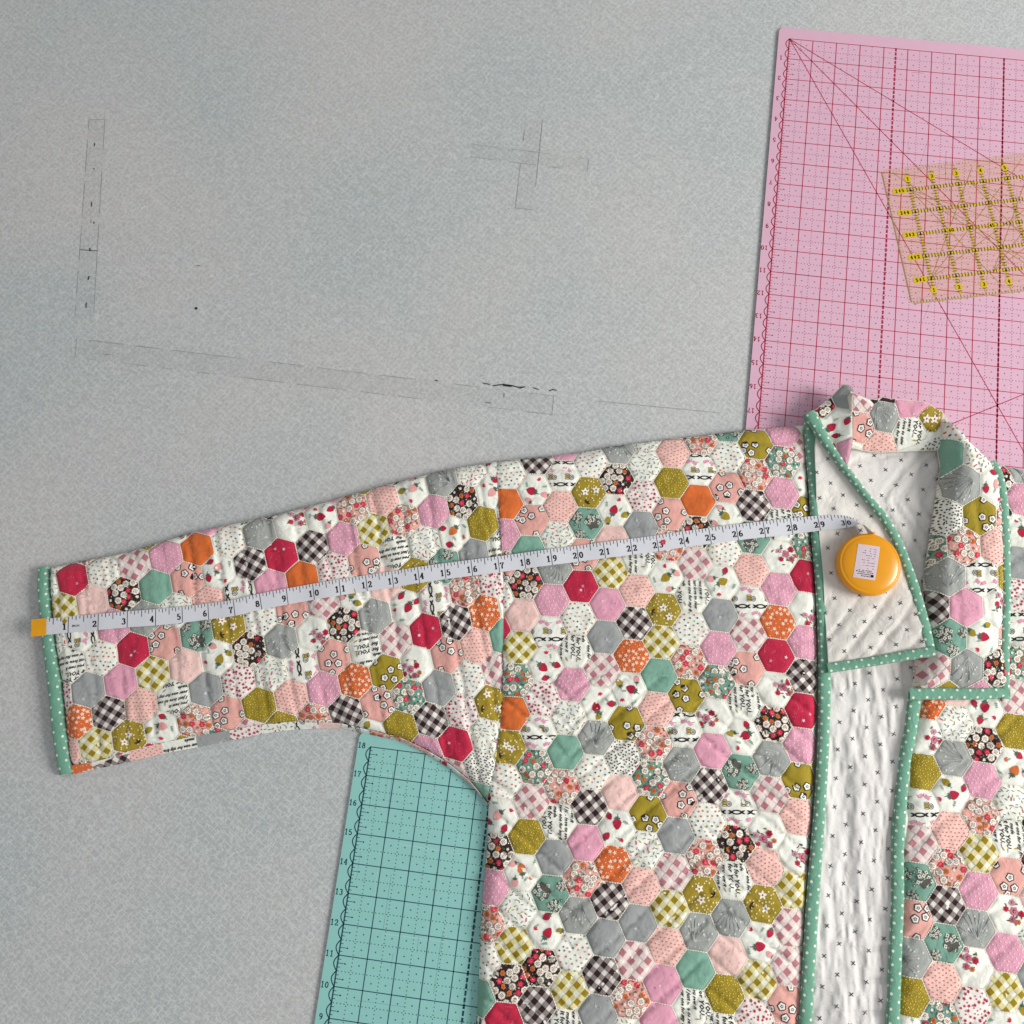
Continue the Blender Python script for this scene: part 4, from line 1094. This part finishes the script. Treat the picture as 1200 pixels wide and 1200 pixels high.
# ------------------------------------------------------------------ tape measure
tm = empty('tape_measure', (*W(1019, 660, .7), .7), label='retractable white tape measure with a round yellow case, pulled along the sleeve', category='tape measure')
TK = [(0, 44.5, 735.5), (1, 80, 732), (2, 115.7, 729), (3, 150, 726), (4, 183, 723.5), (5, 214, 720.5), (6, 244.3, 716.5), (7, 275, 712.5), (8, 305.7, 705), (9, 336.7, 699), (10, 367.7, 693.5), (11, 398.7, 688.5), (12, 429.5, 683.5), (13, 460.3, 679), (14, 490.8, 674), (15, 521.8, 669.5), (16, 553, 665.5), (17, 584.5, 661.3), (18, 615, 657), (19, 646.2, 653), (20, 677, 649), (21, 708.2, 645), (22, 740, 640.8), (23, 770.5, 636.8), (24, 801.3, 632), (25, 832, 628), (26, 863.7, 624), (27, 895.5, 620.3), (28, 927.5, 616.7), (29, 959.5, 613.3), (30, 990.5, 611.5)]
ZT0 = T_BODY+.055
zt = lambda n: .47+.085*min(1, max(0, n/1.6)) if n < 1.6 else (ZT0 if n < 28.5 else ZT0+.10*(n-28.5))
pos = np.array([[*W(x, y, zt(n)), zt(n)] for n, x, y in TK])
# past the 30 the ribbon rises and turns on edge into the mouth of the case
mouth = np.array([*W(1021, 626.5, 1.0), .98]); p31 = np.array([*W(1008, 613.5, .86), .88])
pos = np.vstack([pos, p31, mouth]); par = np.r_[np.arange(31), 30.65, 31.2]; twist = np.r_[np.zeros(29), R_(12), R_(30), R_(66), R_(84)]
fine = np.linspace(0, 31.2, 420)
def cr(tab):
    """smooth curve through a table over par"""
    m = np.gradient(tab, par); out = []
    for t in fine:
        i = min(len(par)-2, max(0, np.searchsorted(par, t)-1)); h = par[i+1]-par[i]; u = (t-par[i])/h
        out.append((2*u**3-3*u*u+1)*tab[i]+(u**3-2*u*u+u)*h*m[i]+(-2*u**3+3*u*u)*tab[i+1]+(u**3-u*u)*h*m[i+1])
    return np.array(out)
PX, PY, PZ, TW = cr(pos[:, 0]), cr(pos[:, 1]), cr(pos[:, 2]), cr(twist)
tg = np.stack([np.gradient(PX), np.gradient(PY)], 1); tg /= np.linalg.norm(tg, axis=1)[:, None]
HWT = .30
def MT(p):
    s = p[:, 0]; t = p[:, 1]; f = lambda a: np.interp(s, fine, a)
    nx, ny, tw = f(-tg[:, 1]), f(tg[:, 0]), f(TW); ext = np.minimum(s, 0)*1.1      # the part before the zero mark
    x = f(PX)+nx*t*np.cos(tw)+ext*tg[0, 0]; y = f(PY)+ny*t*np.cos(tw)+ext*tg[0, 1]
    return np.column_stack([x, y, f(PZ)+t*np.sin(tw)*-1+.024+.07*vnoise(s*.85, 0*t, 2)+.012*vnoise(s*2.4, t*.6, 5)*t+ext*.06])
TC = (213, 214, 220)
def strip_grid(s0, s1, hw, n, off=0.0):
    V = np.array([(s0+(s1-s0)*i/n, t) for i in range(n+1) for t in (-hw, -hw/3, hw/3, hw)]); return V, [[i*4+k, (i+1)*4+k, (i+1)*4+k+1, i*4+k+1] for i in range(n) for k in range(3)]
V, F = strip_grid(0.0, 31.2, HWT, 420)
DG = []; DF = []; TKC = (64, 64, 76)
def td(q, col=TKC, store={}):
    store.setdefault(col, ([], [])); a, b_ = store[col]; v, fc = fan(q); b_ += [[x+len(a) for x in y] for y in fc]; a += v.tolist(); return store
st = None
for k in range(2, 249):
    s = k/8
    if s > 30.9: break
    L = {0: .6, 4: .24, 2: .15, 6: .15}.get(k % 8, .11)
    st = td([(s-.012, HWT-L), (s+.012, HWT-L), (s+.012, HWT-.005), (s-.012, HWT-.005)])
for k in range(1, 31):
    tx_ = str(k); h = .22
    if len(tx_) == 1: q = number(tx_, k-.13, -.06, h, .022, .052)
    else: q = number(tx_[0], k-.12, -.06, h, .022, .052)+number(tx_[1], k+.12, -.06, h, .022, .052)
    for z_ in q: st = td(z_, (34, 32, 38))
v, t = text_tris('INCH', .10, 0, .03); 
groups = [(V, F, lin(TC), 0.0)]+[(np.array(a), b_, lin(c), .004) for c, (a, b_) in st.items()]+[(v+np.array([1.12, -.1]), t, lin((50, 48, 54)), .004)]
tape = surf(MT, groups).build('tape_ribbon', TAPE_VINYL, tm)
V, F = strip_grid(-.22, .28, HWT+.02, 6)
Vb = V.copy(); m = surf(MT, [(V, F, lin((230, 164, 20)), .035)]); 
m.build('end_tab', simple_material('orange_end_tab', (230, 160, 18), .6, .3), tm)
# the case
CC = W(1019, 661, 1.1); Z0 = .66; RC = 1.145
YM = simple_material('yellow_case_plastic', (222, 148, 6), .28, .5, vary=.03, bump=.05)
prof = [(0, .0), (.86, .0), (1.0, .015), (1.07, .05), (1.11, .11), (1.125, .19), (1.11, .235), (1.125, .25), (1.145, .30), (1.135, .37), (1.105, .435), (1.06, .47), (1.03, .482), (1.018, .476), (.99, .495), (.9, .525), (.7, .558), (.4, .58), (.15, .587), (0, .588)]
prof = [(r*RC/1.145, z) for r, z in prof]
def dome(r): rr = [p[0] for p in prof[12:]][::-1]; zz = [p[1] for p in prof[12:]][::-1]; return np.interp(r, rr, zz)
ns = 72; V = []; F = []
for r, z in prof:
    for k in range(ns): a = 2*math.pi*k/ns; V.append((CC[0]+r*math.cos(a), CC[1]+r*math.sin(a), Z0+z))
for i in range(len(prof)-1):
    for k in range(ns): F.append([i*ns+k, i*ns+(k+1) % ns, (i+1)*ns+(k+1) % ns, (i+1)*ns+k])
mc = Mesh(); mc.add(V, F, (1, 1, 1)); mc.build('case', YM, tm, custom=False)
# the mouth where the ribbon comes out
mo = mouth[:2]-CC; a0 = math.atan2(mo[1], mo[0])
sl = Mesh(); ca, sa_ = math.cos(a0), math.sin(a0)
for u0, u1, w_, z0_, z1_ in ((RC-.10, RC+.06, .10, .12, .46),):
    vv = [(CC[0]+u*ca-v*sa_, CC[1]+u*sa_+v*ca, Z0+z) for z in (z0_, z1_) for u, v in ((u0, -w_), (u1, -w_*.7), (u1, w_*.7), (u0, w_))]
    sl.add(vv, [[3, 2, 1, 0], [4, 5, 6, 7], [0, 1, 5, 4], [1, 2, 6, 5], [2, 3, 7, 6], [3, 0, 4, 7]], (1, 1, 1))
sl.build('mouth_lip', YM, tm, custom=False, smooth=False)
# the printed sticker on top
sq = WP([(1005.9, 636.9), (1031.6, 640.7), (1024, 680.9), (999.7, 676.3)], 1.24)
ex = sq[1]-sq[0]; ey = sq[3]-sq[0]
def MS(p):
    xy = sq[0]+p[:, :1]*ex+p[:, 1:]*ey; r = np.hypot(*(xy-CC).T); return np.column_stack([xy, Z0+dome(r)+.008])
V = np.array([(i/6, j/8) for j in range(9) for i in range(7)]); V = np.array([(np.clip(a, .0, 1), b_) for a, b_ in V]); F = [[j*7+i, (j+1)*7+i, (j+1)*7+i+1, j*7+i+1] for j in range(8) for i in range(6)]
rg = random.Random(4); L1 = []; L2 = []
GVv = []; GFf = []
def sr(x0, y0, x1, y1):
    v, fc = fan([(x0, y0), (x0, y1), (x1, y1), (x1, y0)]); GFf.extend([[a+len(GVv) for a in y] for y in fc]); GVv.extend(v.tolist())
for row, (y, w) in enumerate([(.10, .3), (.17, .6), (.24, .62), (.31, .5), (.38, .55), (.45, .6), (.52, .5), (.60, .55), (.68, .35), (.75, .62), (.80, .66), (.855, .7), (.91, .6)]):
    x = .86
    while x > .86-w:
        l = rg.uniform(.02, .07)
        if rg.random() < (.8 if row > 8 else .5): sr(x-l, y, x, y+(.022 if row > 8 else .014))
        x -= l+.02
sr(.1, .78, .16, .81); sr(.78, .86, .9, .93)
surf(MS, [(V, F, lin((208, 190, 198)), 0.0), (np.array(GVv), GFf, lin((140, 120, 136)), .003)]).build('printed_sticker', PLASTIC, tm)
